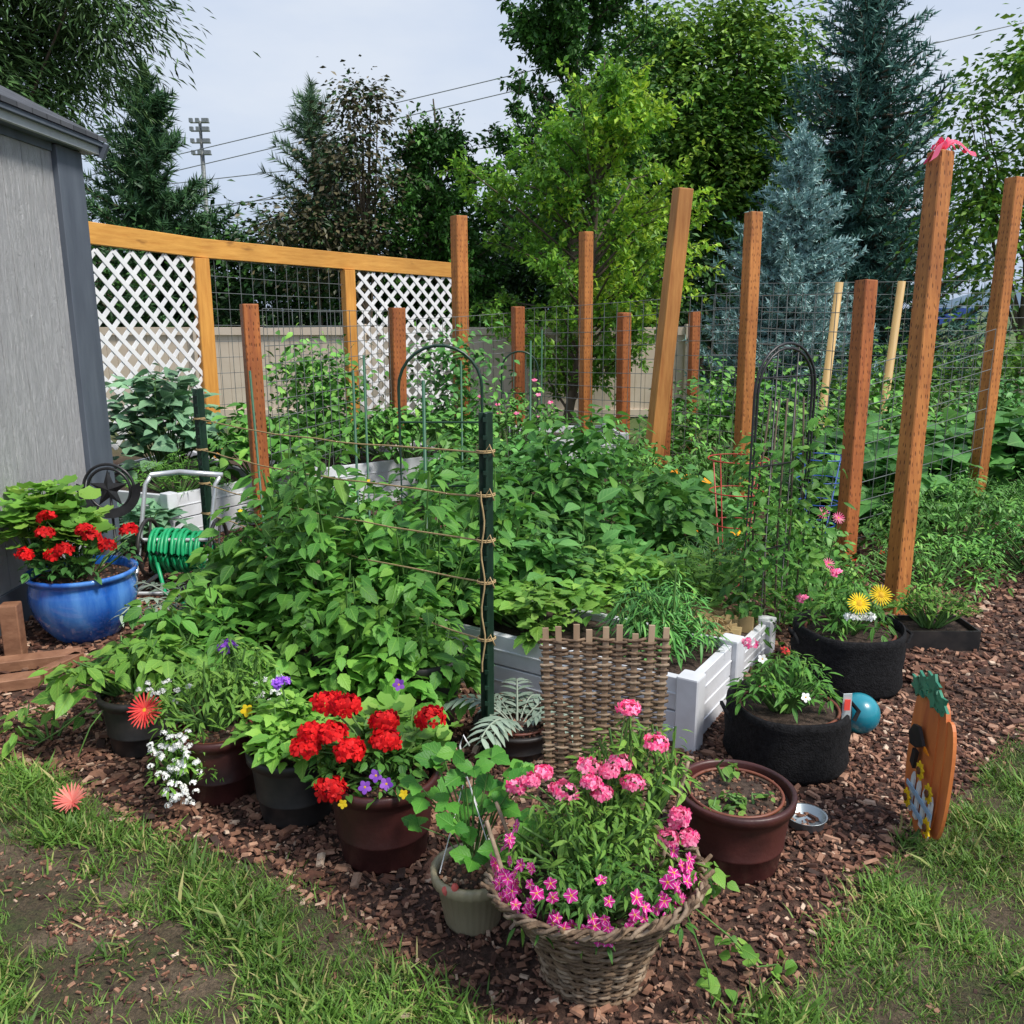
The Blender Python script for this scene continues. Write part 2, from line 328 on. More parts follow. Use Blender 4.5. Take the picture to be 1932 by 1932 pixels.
# trees
def clump_tree(name,base,lobes,ncl,nlf,ls,mat,trunk=.15,seed=0,sig=.35,flat=.7,T=T_sim,mat2=None,gap=.25,nlimb=26,bark=None,hi=None):
    g=np.random.default_rng(seed);mb=MB();lb=np.array(lobes,float);w=lb[:,3]*lb[:,4]*lb[:,5];w/=w.sum()
    ci=g.choice(len(lb),ncl,p=w);u=nz(g.normal(size=(ncl,3)));r=g.uniform(.35,1.05,(ncl,1))**.6
    cp=lb[ci,:3]+u*r*lb[ci,3:]
    ph=np.sin(cp[:,0]*2.1+seed)*np.sin(cp[:,2]*2.7+1)*np.sin(cp[:,1]*1.9+2)
    kp=(ph>-gap)|(r[:,0]<.5);cp=cp[kp];u=u[kp];r=r[kp]
    n=len(cp)*nlf;pi=np.repeat(cp,nlf,0);s=np.repeat(g.uniform(.55,1.3,len(cp)),nlf)[:,None]*sig
    off=g.normal(size=(n,3))*s*[1,1,flat]
    d=nz(off+g.normal(size=(n,3))*.2)*[1,1,.5]+[0,0,-.35]
    nn=np.stack([g.normal(0,.6,n),g.normal(0,.6,n),np.ones(n)],1)
    sz=ls*g.uniform(.6,1.3,n)
    if mat2 is not None:
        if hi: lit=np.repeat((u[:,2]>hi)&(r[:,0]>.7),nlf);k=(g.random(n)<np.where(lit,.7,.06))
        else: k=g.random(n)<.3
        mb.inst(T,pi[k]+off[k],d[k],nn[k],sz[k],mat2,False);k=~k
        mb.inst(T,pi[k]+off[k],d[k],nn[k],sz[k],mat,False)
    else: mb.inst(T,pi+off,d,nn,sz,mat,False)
    if trunk:
        b=np.array(base,float);top=lb[np.argmax(lb[:,2])][:3].copy();bk=bark or barkM
        m1=b*.6+top*.4+[g.normal()*.15,g.normal()*.15,0]
        mb.tube([b,b*.8+top*.2,m1,top],[trunk*1.2,trunk,trunk*.7,trunk*.15],bk,8,False)
        for i in g.choice(len(cp),min(nlimb,len(cp)),replace=False):
            t=g.uniform(.15,.75);s0=b+(top-b)*t
            e=cp[i];mm=(s0+e)/2+[0,0,-.08*np.linalg.norm(e-s0)]
            mb.tube([s0,mm,e],[trunk*.35,trunk*.22,trunk*.06],bk,5,False)
    return mb.build(name)
def spray_tree(name,base,H,R,f0,nl,nt,nlf,ls,mat,seed=0,up=.9,twl=.5,trunk=.08,lean=(0,0),prof=None,T=T_sim,mat2=None,side=None):
    g=np.random.default_rng(seed);mb=MB();base=np.array(base,float)
    prof=prof or (lambda f:math.sin(math.pi*min(1,.15+f*.85))**.7)
    ax=lambda f:base+np.array([lean[0]*f+.06*H*math.sin(f*5+seed)*.3,lean[1]*f,H*f])
    mb.tube([ax(f) for f in np.linspace(0,1,9)],np.linspace(trunk,trunk*.12,9),barkM,7,False)
    S=[];E=[]
    for i in range(nl):
        f=f0+(1-f0)*(i+g.random())/nl;f=min(f,.985);az=g.uniform(0,6.28);Lh=R*prof(f)*g.uniform(.6,1.1)
        s=ax(f*.86 if f>.4 else f*.9);o=np.array([math.cos(az),math.sin(az),0])*Lh
        e=s+o+[0,0,Lh*up*g.uniform(.5,1.2)+.1];m=(s+e)/2+[0,0,.1*Lh]+g.normal(0,.05,3)*Lh
        mb.tube([s,m,e],[trunk*.3,trunk*.18,trunk*.05],barkM,5,False)
        for j in range(nt):
            t=(j+g.random())/nt;t=.15+.85*t;p=(s*(1-t)**2+2*m*t*(1-t)+e*t*t);dd=nz(nz(e-s)+g.normal(0,.65,3)+[0,0,.1]);l=twl*g.uniform(.5,1.2)
            S.append(p);E.append(p+dd*l)
        S.append(m*.2+e*.8);E.append(e+nz(e-m)*.05)
    S=np.array(S);E=np.array(E)
    for a,b in list(zip(S,E))[::2]: mb.tube([a,(a+b)/2+[0,0,.02],b],[trunk*.06]*3,barkM,3,False)
    n=len(S)*nlf;t=g.random((n,1));a=np.repeat(S,nlf,0);b=np.repeat(E,nlf,0);p=a+(b-a)*t+g.normal(0,ls*.35,(n,3))
    d=nz(b-a)*.5+g.normal(0,.6,(n,3))+[0,0,-.35];nn=np.stack([g.normal(0,.6,n),g.normal(0,.6,n),np.ones(n)],1);sz=ls*g.uniform(.6,1.25,n)
    if mat2 is not None:
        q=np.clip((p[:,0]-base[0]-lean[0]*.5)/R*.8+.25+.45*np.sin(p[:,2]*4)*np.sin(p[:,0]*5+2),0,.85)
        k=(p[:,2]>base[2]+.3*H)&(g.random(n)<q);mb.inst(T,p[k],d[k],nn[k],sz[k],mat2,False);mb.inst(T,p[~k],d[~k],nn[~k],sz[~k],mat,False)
    else: mb.inst(T,p,d,nn,sz,mat,False)
    return mb.build(name)
def conifer(name,base,H,R,z0,nw,nb,mat,nl,nwid,seed=0,pw=.85,droop=.15,nn=22,upt=.25,trunk=.1,sp=.22,twf=.38,irr=.15):
    g=np.random.default_rng(seed);mb=MB();base=np.array(base,float)
    mb.tube([base,base+[0,0,H*.5],base+[0,0,H*.98]],[trunk,trunk*.6,trunk*.1],barkM,8,False)
    S=[];E=[]
    for i in range(nw):
        f=((i+.5)/nw);z=z0+(H*.97-z0)*f
        for j in range(nb):
            az=g.uniform(0,6.28);Lb=max(.12,R*(1-f)**pw*g.uniform(1-irr*2,1+irr));zz=z+g.normal(0,.03*H/nw*8)
            o=np.array([math.cos(az),math.sin(az),0]);side=np.array([-o[1],o[0],0]);k=max(2,int(Lb/sp))
            pts=[base+[0,0,zz]+o*Lb*t+np.array([0,0,Lb*(-droop*math.sin(t*2.2)*1.1+upt*t*t)]) for t in np.linspace(0,1,k+1)]
            mb.tube(pts,np.linspace(.025,.006,k+1)*(Lb+.3),barkM,4,False)
            for q in range(k):
                S.append(pts[q]);E.append(pts[q+1])
                t=(q+1)/k;tl=twf*Lb*(1-t*.8)*g.uniform(.6,1.1)+.08
                for sg in(-1,1):
                    dd=nz(o*.8+side*sg*g.uniform(.5,1)+[0,0,g.uniform(-.15,.25)])
                    S.append(pts[q]);E.append(pts[q]+dd*tl)
            S.append(pts[-1]);E.append(pts[-1]+nz(o+[0,0,.5])*sp*.8)
    for q in range(5): S.append(base+[0,0,H*.93]);E.append(base+[g.normal()*.05,g.normal()*.05,H*(1.0+.01*q)])
    S=np.array(S);E=np.array(E);ln=np.linalg.norm(E-S,axis=1);cnt=np.maximum(4,(ln/np.median(ln)*nn).astype(int));cnt=np.minimum(cnt,nn*3)
    idx=np.repeat(np.arange(len(S)),cnt);n=len(idx);t=g.random((n,1));ax=nz(E-S)[idx];p=S[idx]+(E-S)[idx]*t
    pr=g.normal(size=(n,3));pr=nz(pr-(pr*ax).sum(1,keepdims=True)*ax);d=ax*.65+pr*.8+[0,0,.15]
    mb.inst(T_tri,p,d,g.normal(size=(n,3)),nl*g.uniform(.7,1.2,n),mat,False,wid=nwid/nl)
    return mb.build(name)
# ---------------------------------------------------------------- world, sun, camera
w=bpy.data.worlds.new("World");bpy.context.scene.world=w;w.use_nodes=True;nt=w.node_tree;L=nt.links.new
bg=nt.nodes["Background"];sk=nt.nodes.new("ShaderNodeTexSky");sk.sky_type='NISHITA';sk.sun_disc=False
EL,AZ=math.radians(54),math.radians(122)   # azimuth measured clockwise from +Y
sk.sun_elevation=EL;sk.sun_rotation=AZ;sk.air_density=1.2;sk.dust_density=3
tc=nt.nodes.new("ShaderNodeTexCoord");mp=nt.nodes.new("ShaderNodeMapping");mp.inputs["Scale"].default_value=(1,1,2.6)
n1=nt.nodes.new("ShaderNodeTexNoise");n1.inputs["Scale"].default_value=1.7;n1.inputs["Detail"].default_value=6;n1.inputs["Roughness"].default_value=.55
L(tc.outputs["Generated"],mp.inputs[0]);L(mp.outputs[0],n1.inputs["Vector"])
cr=ramp(nt,[(.3,(4.9,6.1,8.4)),(.5,(6.2,7.3,9.3)),(.72,(8.0,8.7,9.9))]);L(n1.outputs[0],cr.inputs[0])
mx=nt.nodes.new("ShaderNodeMixRGB");mx.inputs[0].default_value=.86;L(sk.outputs[0],mx.inputs[1]);L(cr.outputs[0],mx.inputs[2])
L(mx.outputs[0],bg.inputs[0]);bg.inputs[1].default_value=.1
sl=bpy.data.lights.new("sun","SUN");sl.energy=4.3;sl.angle=math.radians(12);sl.color=(1,.95,.86)
so=bpy.data.objects.new("sun",sl);C.objects.link(so)
sd=Vector((math.sin(AZ)*math.cos(EL),math.cos(AZ)*math.cos(EL),math.sin(EL)));so.rotation_euler=sd.to_track_quat('Z','Y').to_euler()
cd=bpy.data.cameras.new("camera");cam=bpy.data.objects.new("camera",cd);C.objects.link(cam);cam.location=(0,0,1.6);cam.rotation_euler=(math.radians(77),0,0)
cd.sensor_width=36;cd.lens=36*.86;cd.clip_end=2000;cd.clip_start=.05;bpy.context.scene.camera=cam
vs=bpy.context.scene.view_settings;vs.view_transform='Standard';vs.look='None';vs.exposure=0
# ---------------------------------------------------------------- ground
def inpoly(p,poly):
    x,y=p[:,0],p[:,1];r=np.zeros(len(p),bool);j=len(poly)-1
    for i in range(len(poly)):
        xi,yi=poly[i];xj,yj=poly[j];c=((yi>y)!=(yj>y))&(x<(xj-xi)*(y-yi)/(yj-yi+1e-12)+xi);r^=c;j=i
    return r
m,nt,bs,out=newmat("mulch_ground");L=nt.links.new
n=noise(nt,38,8,None,.7);r=ramp(nt,[(.3,(.02,.01,.007)),(.5,(.075,.038,.026)),(.7,(.18,.1,.07))]);L(n.outputs[0],r.inputs[0])
nb=noise(nt,.25,3);sx=nt.nodes.new("ShaderNodeSeparateXYZ");tcg=nt.nodes.new("ShaderNodeTexCoord");L(tcg.outputs["Object"],sx.inputs[0])
mr=nt.nodes.new("ShaderNodeMapRange");mr.inputs[1].default_value=9;mr.inputs[2].default_value=12;L(sx.outputs[1],mr.inputs[0])
mg=nt.nodes.new("ShaderNodeMixRGB");L(mr.outputs[0],mg.inputs[0]);L(r.outputs[0],mg.inputs[1])
rg=ramp(nt,[(.35,(.05,.1,.02)),(.65,(.12,.15,.05))]);L(nb.outputs[0],rg.inputs[0]);L(rg.outputs[0],mg.inputs[2]);L(mg.outputs[0],bs.inputs["Base Color"])
bs.inputs["Roughness"].default_value=.95;bp=nt.nodes.new("ShaderNodeBump");bp.inputs["Strength"].default_value=1;bp.inputs["Distance"].default_value=.02;L(n.outputs[0],bp.inputs["Height"]);L(bp.outputs[0],bs.inputs["Normal"])
mb=MB();mb.add([(-300,-50,0),(300,-50,0),(300,600,0),(-300,600,0)],[np.array([[0,1,2,3]])],m);mb.build("ground")
lawnL=[(-6,3.3),(-2.6,3.05),(-1.85,2.88),(-1.47,2.72),(-1.2,2.48),(-.98,2.36),(-.72,2.28),(-.5,2.08),(-.3,1.9),(-.15,1.78),(.05,1.66),(.3,1.5),(.3,.2),(-6,.2)]
lawnR=[(.3,.2),(.3,1.5),(.5,1.69),(.66,1.78),(.81,1.97),(1.0,2.2),(1.18,2.38),(1.45,2.62),(1.7,2.85),(1.96,3.1),(2.6,3.6),(4,4.6),(7,5.5),(7,.2)]
m,nt,bs,out=newmat("lawn_soil");L=nt.links.new
n=noise(nt,4,6,None,.7);r=ramp(nt,[(.36,(.08,.1,.03)),(.46,(.11,.08,.045)),(.62,(.22,.16,.105))]);L(n.outputs[0],r.inputs[0])
nf=noise(nt,140,3);rf=ramp(nt,[(.35,(.55,.55,.55)),(.65,(1.25,1.25,1.25))]);L(nf.outputs[0],rf.inputs[0]);mf=nt.nodes.new("ShaderNodeMixRGB");mf.blend_type='MULTIPLY';mf.inputs[0].default_value=1;L(r.outputs[0],mf.inputs[1]);L(rf.outputs[0],mf.inputs[2])
L(mf.outputs[0],bs.inputs["Base Color"]);bs.inputs["Roughness"].default_value=.95
nb=noise(nt,45,7,None,.75);bp=nt.nodes.new("ShaderNodeBump");bp.inputs["Strength"].default_value=1;bp.inputs["Distance"].default_value=.03;L(nb.outputs[0],bp.inputs["Height"]);L(bp.outputs[0],bs.inputs["Normal"])
mb=MB()
for P in(lawnL,lawnR): mb.add([(x,y,.004) for x,y in P],[np.array([list(range(len(P)))])],m)
mb.build("lawn")
g=np.random.default_rng(5)
BARE=[(-1.4,2.22,.3,.17),(-.95,1.84,.22,.17),(-1.1,2.02,.16,.08)]
def grass(poly,x0,x1,y0,y1,N,bare):
    p=np.stack([g.uniform(x0,x1,N),g.uniform(y0,y1,N)],1)
    q=p+g.normal(0,.035,p.shape)
    k=inpoly(q,poly);p=p[k]
    dens=np.sin(p[:,0]*7+1)*np.sin(p[:,1]*9+2)+.6*np.sin(p[:,0]*17+p[:,1]*13)+.4*np.sin(p[:,0]*41-p[:,1]*33)+g.normal(0,.35,len(p))
    keep=dens>-1.2
    for bx,by,rx,ry in bare:
        e=((p[:,0]-bx)/rx)**2+((p[:,1]-by)/ry)**2+.3*np.sin(p[:,0]*30)+.3*np.sin(p[:,1]*37);keep&=(e>g.uniform(.5,1.7,len(p)))|(g.random(len(p))<.05)
    p=p[keep];return p,dens[keep]
pl,dl=grass(lawnL,-2.3,.35,1.25,3.15,110000,BARE)
pr,dr=grass(lawnR,.25,3.2,1.25,4.2,165000,[(2.2,3.2,.15,.08)])
p=np.concatenate([pl,pr]);dn=np.concatenate([dl,dr]);N=len(p);az=g.uniform(0,6.28,N)
mb=MB();ln=.03*(1+.5*np.clip(dn,-1,1.8))*g.uniform(.5,1.4,N);ln[:len(pl)]*=1.15;ln*=np.where(g.random(N)<.04,1.7,1)
mb.inst(T_blade,np.c_[p,np.full(N,.004)],np.stack([np.cos(az)*.7,np.sin(az)*.7,g.uniform(.35,1.4,N)],1),np.stack([g.normal(size=N)*.3,g.normal(size=N)*.3,np.ones(N)],1),ln,G_gr,False,wid=.09)
mb.build("grass")
# mulch chips
m_ch,nt,bs,out=newmat("mulch_chip");L=nt.links.new
gm=nt.nodes.new("ShaderNodeNewGeometry");r=ramp(nt,[(0,(.03,.014,.01)),(.35,(.125,.05,.031)),(.7,(.28,.135,.082)),(.93,(.42,.24,.16)),(1,(.58,.44,.33))]);L(gm.outputs["Random Per Island"],r.inputs[0])
nn_=noise(nt,60,4);mm=nt.nodes.new("ShaderNodeMixRGB");mm.blend_type='MULTIPLY';mm.inputs[0].default_value=.6;r2=ramp(nt,[(.3,(.5,.5,.5)),(.7,(1.2,1.2,1.2))]);L(nn_.outputs[0],r2.inputs[0]);L(r.outputs[0],mm.inputs[1]);L(r2.outputs[0],mm.inputs[2])
nw_=noise(nt,1.6,3);rw=ramp(nt,[(.36,(.6,.58,.56)),(.56,(1.1,1.1,1.1))]);L(nw_.outputs[0],rw.inputs[0]);mw=nt.nodes.new("ShaderNodeMixRGB");mw.blend_type='MULTIPLY';mw.inputs[0].default_value=1;L(mm.outputs[0],mw.inputs[1]);L(rw.outputs[0],mw.inputs[2])
L(mw.outputs[0],bs.inputs["Base Color"]);bs.inputs["Roughness"].default_value=.8
bx=np.array([(-.5,-.5,0),(.5,-.4,0),(.42,.5,0),(-.45,.45,0),(-.42,-.4,1),(.4,-.3,1),(.36,.4,1),(-.38,.36,1)],float);T_chip=(bx,[np.array([[4,5,6,7],[0,1,5,4],[1,2,6,5],[2,3,7,6],[3,0,4,7]])],np.zeros((8,2)))
def chips(N,x0,x1,y0,y1,s0,s1,mb,only=None):
    p=np.stack([g.uniform(x0,x1,N),g.uniform(y0,y1,N)],1);q=p+g.normal(0,.03,p.shape)
    k=(~(inpoly(q,lawnL)|inpoly(q,lawnR))|(g.random(N)<.02)) if only is None else inpoly(p,only)
    p=p[k];N=len(p);az=g.uniform(0,6.28,N);s=g.uniform(s0,s1,N)*g.uniform(.6,1.3,N)
    Tv,Tf,Tu=T_chip;T2=(Tv*np.array([1,.42,.2]),Tf,Tu)
    mb.inst(T2,np.c_[p,g.uniform(.001,.012,N)],np.stack([np.cos(az),np.sin(az),g.normal(0,.22,N)],1),np.stack([g.normal(0,.35,N),g.normal(0,.35,N),np.ones(N)],1),s,m_ch,False,wid=g.uniform(.5,1.5,N))
mb=MB();chips(50000,-2.8,2.9,1.4,3.4,.008,.03,mb);chips(30000,-3.2,4.6,3.4,6.5,.016,.04,mb);chips(8000,-3.2,3,2.2,6.5,.03,.055,mb)
for bx_,by_,rx_,ry_ in BARE: chips(420,bx_-rx_,bx_+rx_,by_-ry_,by_+ry_,.005,.02,mb,[(bx_-rx_,by_),(bx_,by_-ry_),(bx_+rx_,by_),(bx_,by_+ry_)])
mb.build("mulch")
# ---------------------------------------------------------------- shed
E=bpy.data.objects.new("garden_shed",None);C.objects.link(E)
m,nt,bs,out=newmat("shed_siding");L=nt.links.new
n=noise(nt,9,8,(2,2.6,.55),.75);n.inputs["Distortion"].default_value=2.2
b=nt.nodes.new("ShaderNodeBump");b.inputs["Strength"].default_value=1;b.inputs["Distance"].default_value=.03;L(n.outputs[0],b.inputs["Height"]);L(b.outputs[0],bs.inputs["Normal"])
r=ramp(nt,[(.3,(.46,.46,.475)),(.7,(.54,.54,.555))]);L(n.outputs[0],r.inputs[0]);L(r.outputs[0],bs.inputs["Base Color"]);bs.inputs["Roughness"].default_value=.6
side=m
trimM=M("shed_trim",(.075,.09,.12),(.11,.13,.165),8,.6,(1,1,.2),bump=.4)
mb=MB();X=-2.56;ys=[1.5+.2*i for i in range(21)]
for i in range(20):
    y0,y1=ys[i]+.003,ys[i+1]-.003
    mb.box((X-.02,(y0+y1)/2,1.3),(.04,y1-y0,2.42),side)
mb.box((X-.035,3.5,1.3),(.03,4.0,2.42),side);mb.box((-3.9,5.49,1.25),(2.6,.04,2.3),side)
mb.build("walls",E)
mb=MB();mb.box((X+.008,5.36,1.26),(.05,.3,2.46),trimM);mb.box((X-.0,3.35,.1),(.035,3.7,.2),trimM);mb.box((X+.0,3.35,2.48),(.03,3.7,.06),trimM);mb.build("trim",E)
soff=M("shed_fascia",(.5,.52,.53),(.42,.44,.45),5,.6);mb=MB();mb.box((-2.47,3.5,2.515),(.025,4.25,.045),soff);mb.box((-2.455,3.5,2.548),(.05,4.28,.025),trimM)
mb.box((-2.52,3.5,2.5),(.08,4.2,.012),trimM)
mb.build("fascia",E)
m,nt,bs,out=newmat("shingles");L=nt.links.new
br=nt.nodes.new("ShaderNodeTexBrick");tc=nt.nodes.new("ShaderNodeTexCoord");mp=nt.nodes.new("ShaderNodeMapping");mp.inputs["Rotation"].default_value=(0,0,math.pi/2);L(tc.outputs["Object"],mp.inputs[0]);L(mp.outputs[0],br.inputs["Vector"])
br.inputs["Scale"].default_value=3.5;br.inputs["Color1"].default_value=(.045,.05,.06,1);br.inputs["Color2"].default_value=(.09,.095,.11,1);br.inputs["Mortar"].default_value=(.015,.016,.02,1);br.inputs["Mortar Size"].default_value=.015
L(br.outputs[0],bs.inputs["Base Color"]);bs.inputs["Roughness"].default_value=.9
mb=MB();x0,z0,x1,z1=-2.42,2.562,-4.4,3.55
V=[(x0,1.3,z0),(x0,5.62,z0),(x1,5.62,z1),(x1,1.3,z1),(x0,1.3,z0+.025),(x0,5.62,z0+.025),(x1,5.62,z1+.025),(x1,1.3,z1+.025)]
mb.add(V,[np.array([[0,1,2,3],[4,7,6,5],[0,4,5,1],[1,5,6,2],[2,6,7,3]])],m)
V=[(-6.5,1.3,2.5),(-6.5,5.62,2.5),(x1,5.62,z1+.025),(x1,1.3,z1+.025)];mb.add(V,[np.array([[0,1,2,3]])],m)
mb.beam((x0,5.6,z0-.055),(x1,5.6,z1-.055),.09,.03,trimM,side=(0,0,1));mb.build("roof",E)
mb=MB();mb.add([(-2.57,5.5,2.4),(-6.3,5.5,2.4),(-4.4,5.5,3.4)],[np.array([[0,1,2]])],side);mb.build("gable",E)
# ---------------------------------------------------------------- trellis fence + lattice
E=bpy.data.objects.new("lattice_trellis_fence",None);C.objects.link(E)
F0,F1,F2,F3=[np.array(q,float) for q in((-3.5,7.05,2.2),(-2.86,8.4,2.14),(-1.78,9.9,2.1),(-.6,11.0,2.04))]
mb=MB()
for a,b in((F0,F1),(F1,F2),(F2,F3)):
    d=nz(b-a);mb.beam(a,b-d*.004,.17,.06,W_rail)
mb.build("top_rail",E)
mb=MB()
for q in(F1,F2): mb.beam((q[0],q[1]-.02,0),(q[0],q[1]-.02,q[2]-.09),.15,.08,W_frpost,ang=.93)
mb.build("frame_posts",E)
def lattice(mb,a,b,z0,z1,sp=.178,w=.04):
    a=np.array(a[:2]);b=np.array(b[:2]);Ln=np.linalg.norm(b-a);d=(b-a)/Ln;nrm=np.array([d[1],-d[0]])
    for sg,off in((1,0),(-1,.008)):
        c=-(z1-z0) if sg==1 else 0
        cmax=Ln if sg==1 else Ln+(z1-z0)
        while c<cmax:
            pts=[]
            if sg==1: s0=max(0,c);s1=min(Ln,c+(z1-z0));q0=s0-c;q1=s1-c
            else: s0=max(0,c-(z1-z0));s1=min(Ln,c);q0=c-s0;q1=c-s1
            if s1-s0>.02:
                P=[np.array([*(a+d*s+nrm*off),z0+q]) for s,q in((s0,q0),(s1,q1))]
                mb.beam(P[0],P[1],w,.007,latM,side=np.cross(nz(P[1]-P[0]),[nrm[0],nrm[1],0]))
            c+=sp
mb=MB();d01=nz(F1-F0);lattice(mb,F0,F1-d01*.08,.45,2.06);mb.build("lattice",E)
mb=MB();d=nz(F3-F2);lattice(mb,F2+d*.1,F3,.4,1.98);mb.build("lattice",E)
def grid(mb,a,b,z0,z1a,z1b,sx=.1,sz=.1,r=.0028,mat=wire):
    a=np.array(a,float);b=np.array(b,float);Ln=np.linalg.norm(b-a);n=int(Ln/sx)
    for i in range(n+1):
        t=i/n;p=a+(b-a)*t;zt=z1a+(z1b-z1a)*t;mb.tube([(*p,z0),(*p,zt)],r,mat,4,False)
    k=int((z1a-z0)/sz)
    for j in range(k+1):
        t=j/k;mb.tube([(*a,z0+(z1a-z0)*t),(*((a+b)/2),z0+((z1a+z1b)/2-z0)*t-.006),(*b,z0+(z1b-z0)*t)],r,mat,4,False)
mb=MB();grid(mb,F1[:2],F2[:2],.4,2.05,2.0,.14,.14);mb.build("wire_panel",E)
# tan vinyl fence
tan=M("tan_vinyl",(.6,.5,.4),(.66,.56,.46),4,.5);mb=MB()
x=-8.;
while x<2.6:
    mb.box((x,13.2,.64),(.145,.03,1.22),tan);x+=.15
mb.box((-2.7,13.18,1.28),(10.7,.07,.11),tan);mb.box((-2.7,13.18,.08),(10.7,.07,.11),tan)
for x in(-7,-4.6,-2.2,.2,2.6): mb.box((x,13.17,.68),(.13,.13,1.4),tan)
mb.build("vinyl_privacy_fence")
# ---------------------------------------------------------------- posts
posts=[((-1.74,6.0),(-1.76,6.05,1.63),.105,W_post2,.5),((-1.08,8.3),(-1.06,8.3,1.61),.13,W_post2,.5),((-.52,9.2),(-.53,9.2,2.5),.13,W_post,.6),
((.07,9.3),(.06,9.2,1.62),.11,W_post2,.4),((.78,9.3),(.74,9.2,2.35),.11,W_post,.5),((1.17,9.2),(1.13,9.1,1.56),.11,W_post2,.5),((1.18,7.45),(1.36,7.4,2.53),.13,W_smooth,.25),
((1.33,7.7),(1.33,7.7,1.55),.1,W_post2,.3),((2.06,10),(2.02,10,1.57),.1,W_post2,.3),((1.88,7.1),(1.88,7.2,2.33),.105,W_post,.35),((2.14,5.45),(2.18,5.6,1.77),.1,W_post2,.4),
((2.06,4.5),(2.17,4.75,2.37),.095,W_post,.4),((3.68,6.85),(3.75,6.95,2.55),.105,W_post,.4)]
for b,t,wd,mt,an in posts:
    mb=MB();mb.beam((b[0],b[1],-.05),t,wd,wd,mt,ang=an);mb.build("wooden_post")
for b,t in(((3.32,9.5),(3.42,9.5,1.87)),((3.98,9.5),(4.07,9.5,1.88))):
    mb=MB();mb.tube([(*b,0),t],[.045,.04],W_round,14);mb.build("round_wooden_pole")
for a,b,za,zb,s in(((-1.7,6.15),(-1.12,8.2),1.6,1.58,.13),((-1.02,8.4),(.03,9.3),1.5,1.56,.15),((.12,9.25),(1.3,8.1),1.6,1.68,.14),((1.3,8.1),(1.9,7.15),1.68,1.74,.14),((1.95,7.05),(2.15,5.6),1.7,1.7,.14),((2.2,9.8),(5.8,9.3),1.86,1.9,.15),((2.3,5.7),(3.66,6.8),1.25,1.45,.15)):
    mb=MB();grid(mb,a,b,.1,za,zb,s,.12);mb.build("wire_fence_panel")
# bow
mb=MB();bowM=petal("pink_ribbon",(.8,.05,.15),(.9,.2,.3));gb=np.random.default_rng(3)
for i in range(11):
    a=gb.uniform(-.4,1.2);d=np.array([math.cos(a)*(1 if i%3 else -.7),gb.normal()*.3,math.sin(a)*.5]);ll=gb.uniform(.08,.18);k=7
    P=np.array([np.array([2.18,4.74,2.385])+d*ll*t+[0,0,.03*math.sin(t*5)-.02*t*t] for t in np.linspace(0,1,k)]);wv=np.array([-d[1],d[0],.6])*.017
    V=np.concatenate([P-wv,P+wv]);mb.add(V,[np.array([[q,q+1,k+q+1,k+q] for q in range(k-1)])],bowM,None,True)
mb.build("ribbon_bow")
# ---------------------------------------------------------------- raised beds
def bed(name,pts,h,fillz,fillmat=soil):
    mb=MB();pts=[np.array(p,float) for p in pts];n=len(pts)
    for i in range(n):
        a,b=pts[i],pts[(i+1)%n];d=nz(b-a);nr=np.array([d[1],-d[0]])
        k=2
        for j in range(k):
            z0=h*j/k+.004;z1=h*(j+1)/k-.004
            A=a+d*.045;B=b-d*.045;mb.beam((*A,(z0+z1)/2),(*B,(z0+z1)/2),z1-z0,.035,vinyl)
            mb.beam((*(A+nr*.018),(z0+z1)/2),(*(B+nr*.018),(z0+z1)/2),.006,.008,vinyl)
        mb.beam((*a,0),(*a,h+.012),.085,.085,vinyl,ang=math.atan2(d[1],d[0]))
    mb.add([(*p,fillz) for p in pts],[np.array([list(range(n))])],fillmat);mb.build(name)
bed("raised_garden_bed",[(.66,3.02),(.9,3.4),(-.9,4.58),(-1.15,4.2)],.275,.24)
bed("raised_garden_bed",[(.95,3.56),(1.2,3.95),(.2,4.6),(-.05,4.22)],.16,.14)
bed("raised_garden_bed",[(-2.35,5.9),(-1.9,6.6),(-3.0,8.0),(-3.4,6.3)],.36,.3)
bed("raised_garden_bed",[(-1.6,6.9),(-.5,7.7),(-.9,8.3),(-2.1,7.5)],.36,.3)
bed("raised_garden_bed",[(.2,8.3),(1.1,8.6),(1.0,9.3),(0,9.2)],.4,.33)
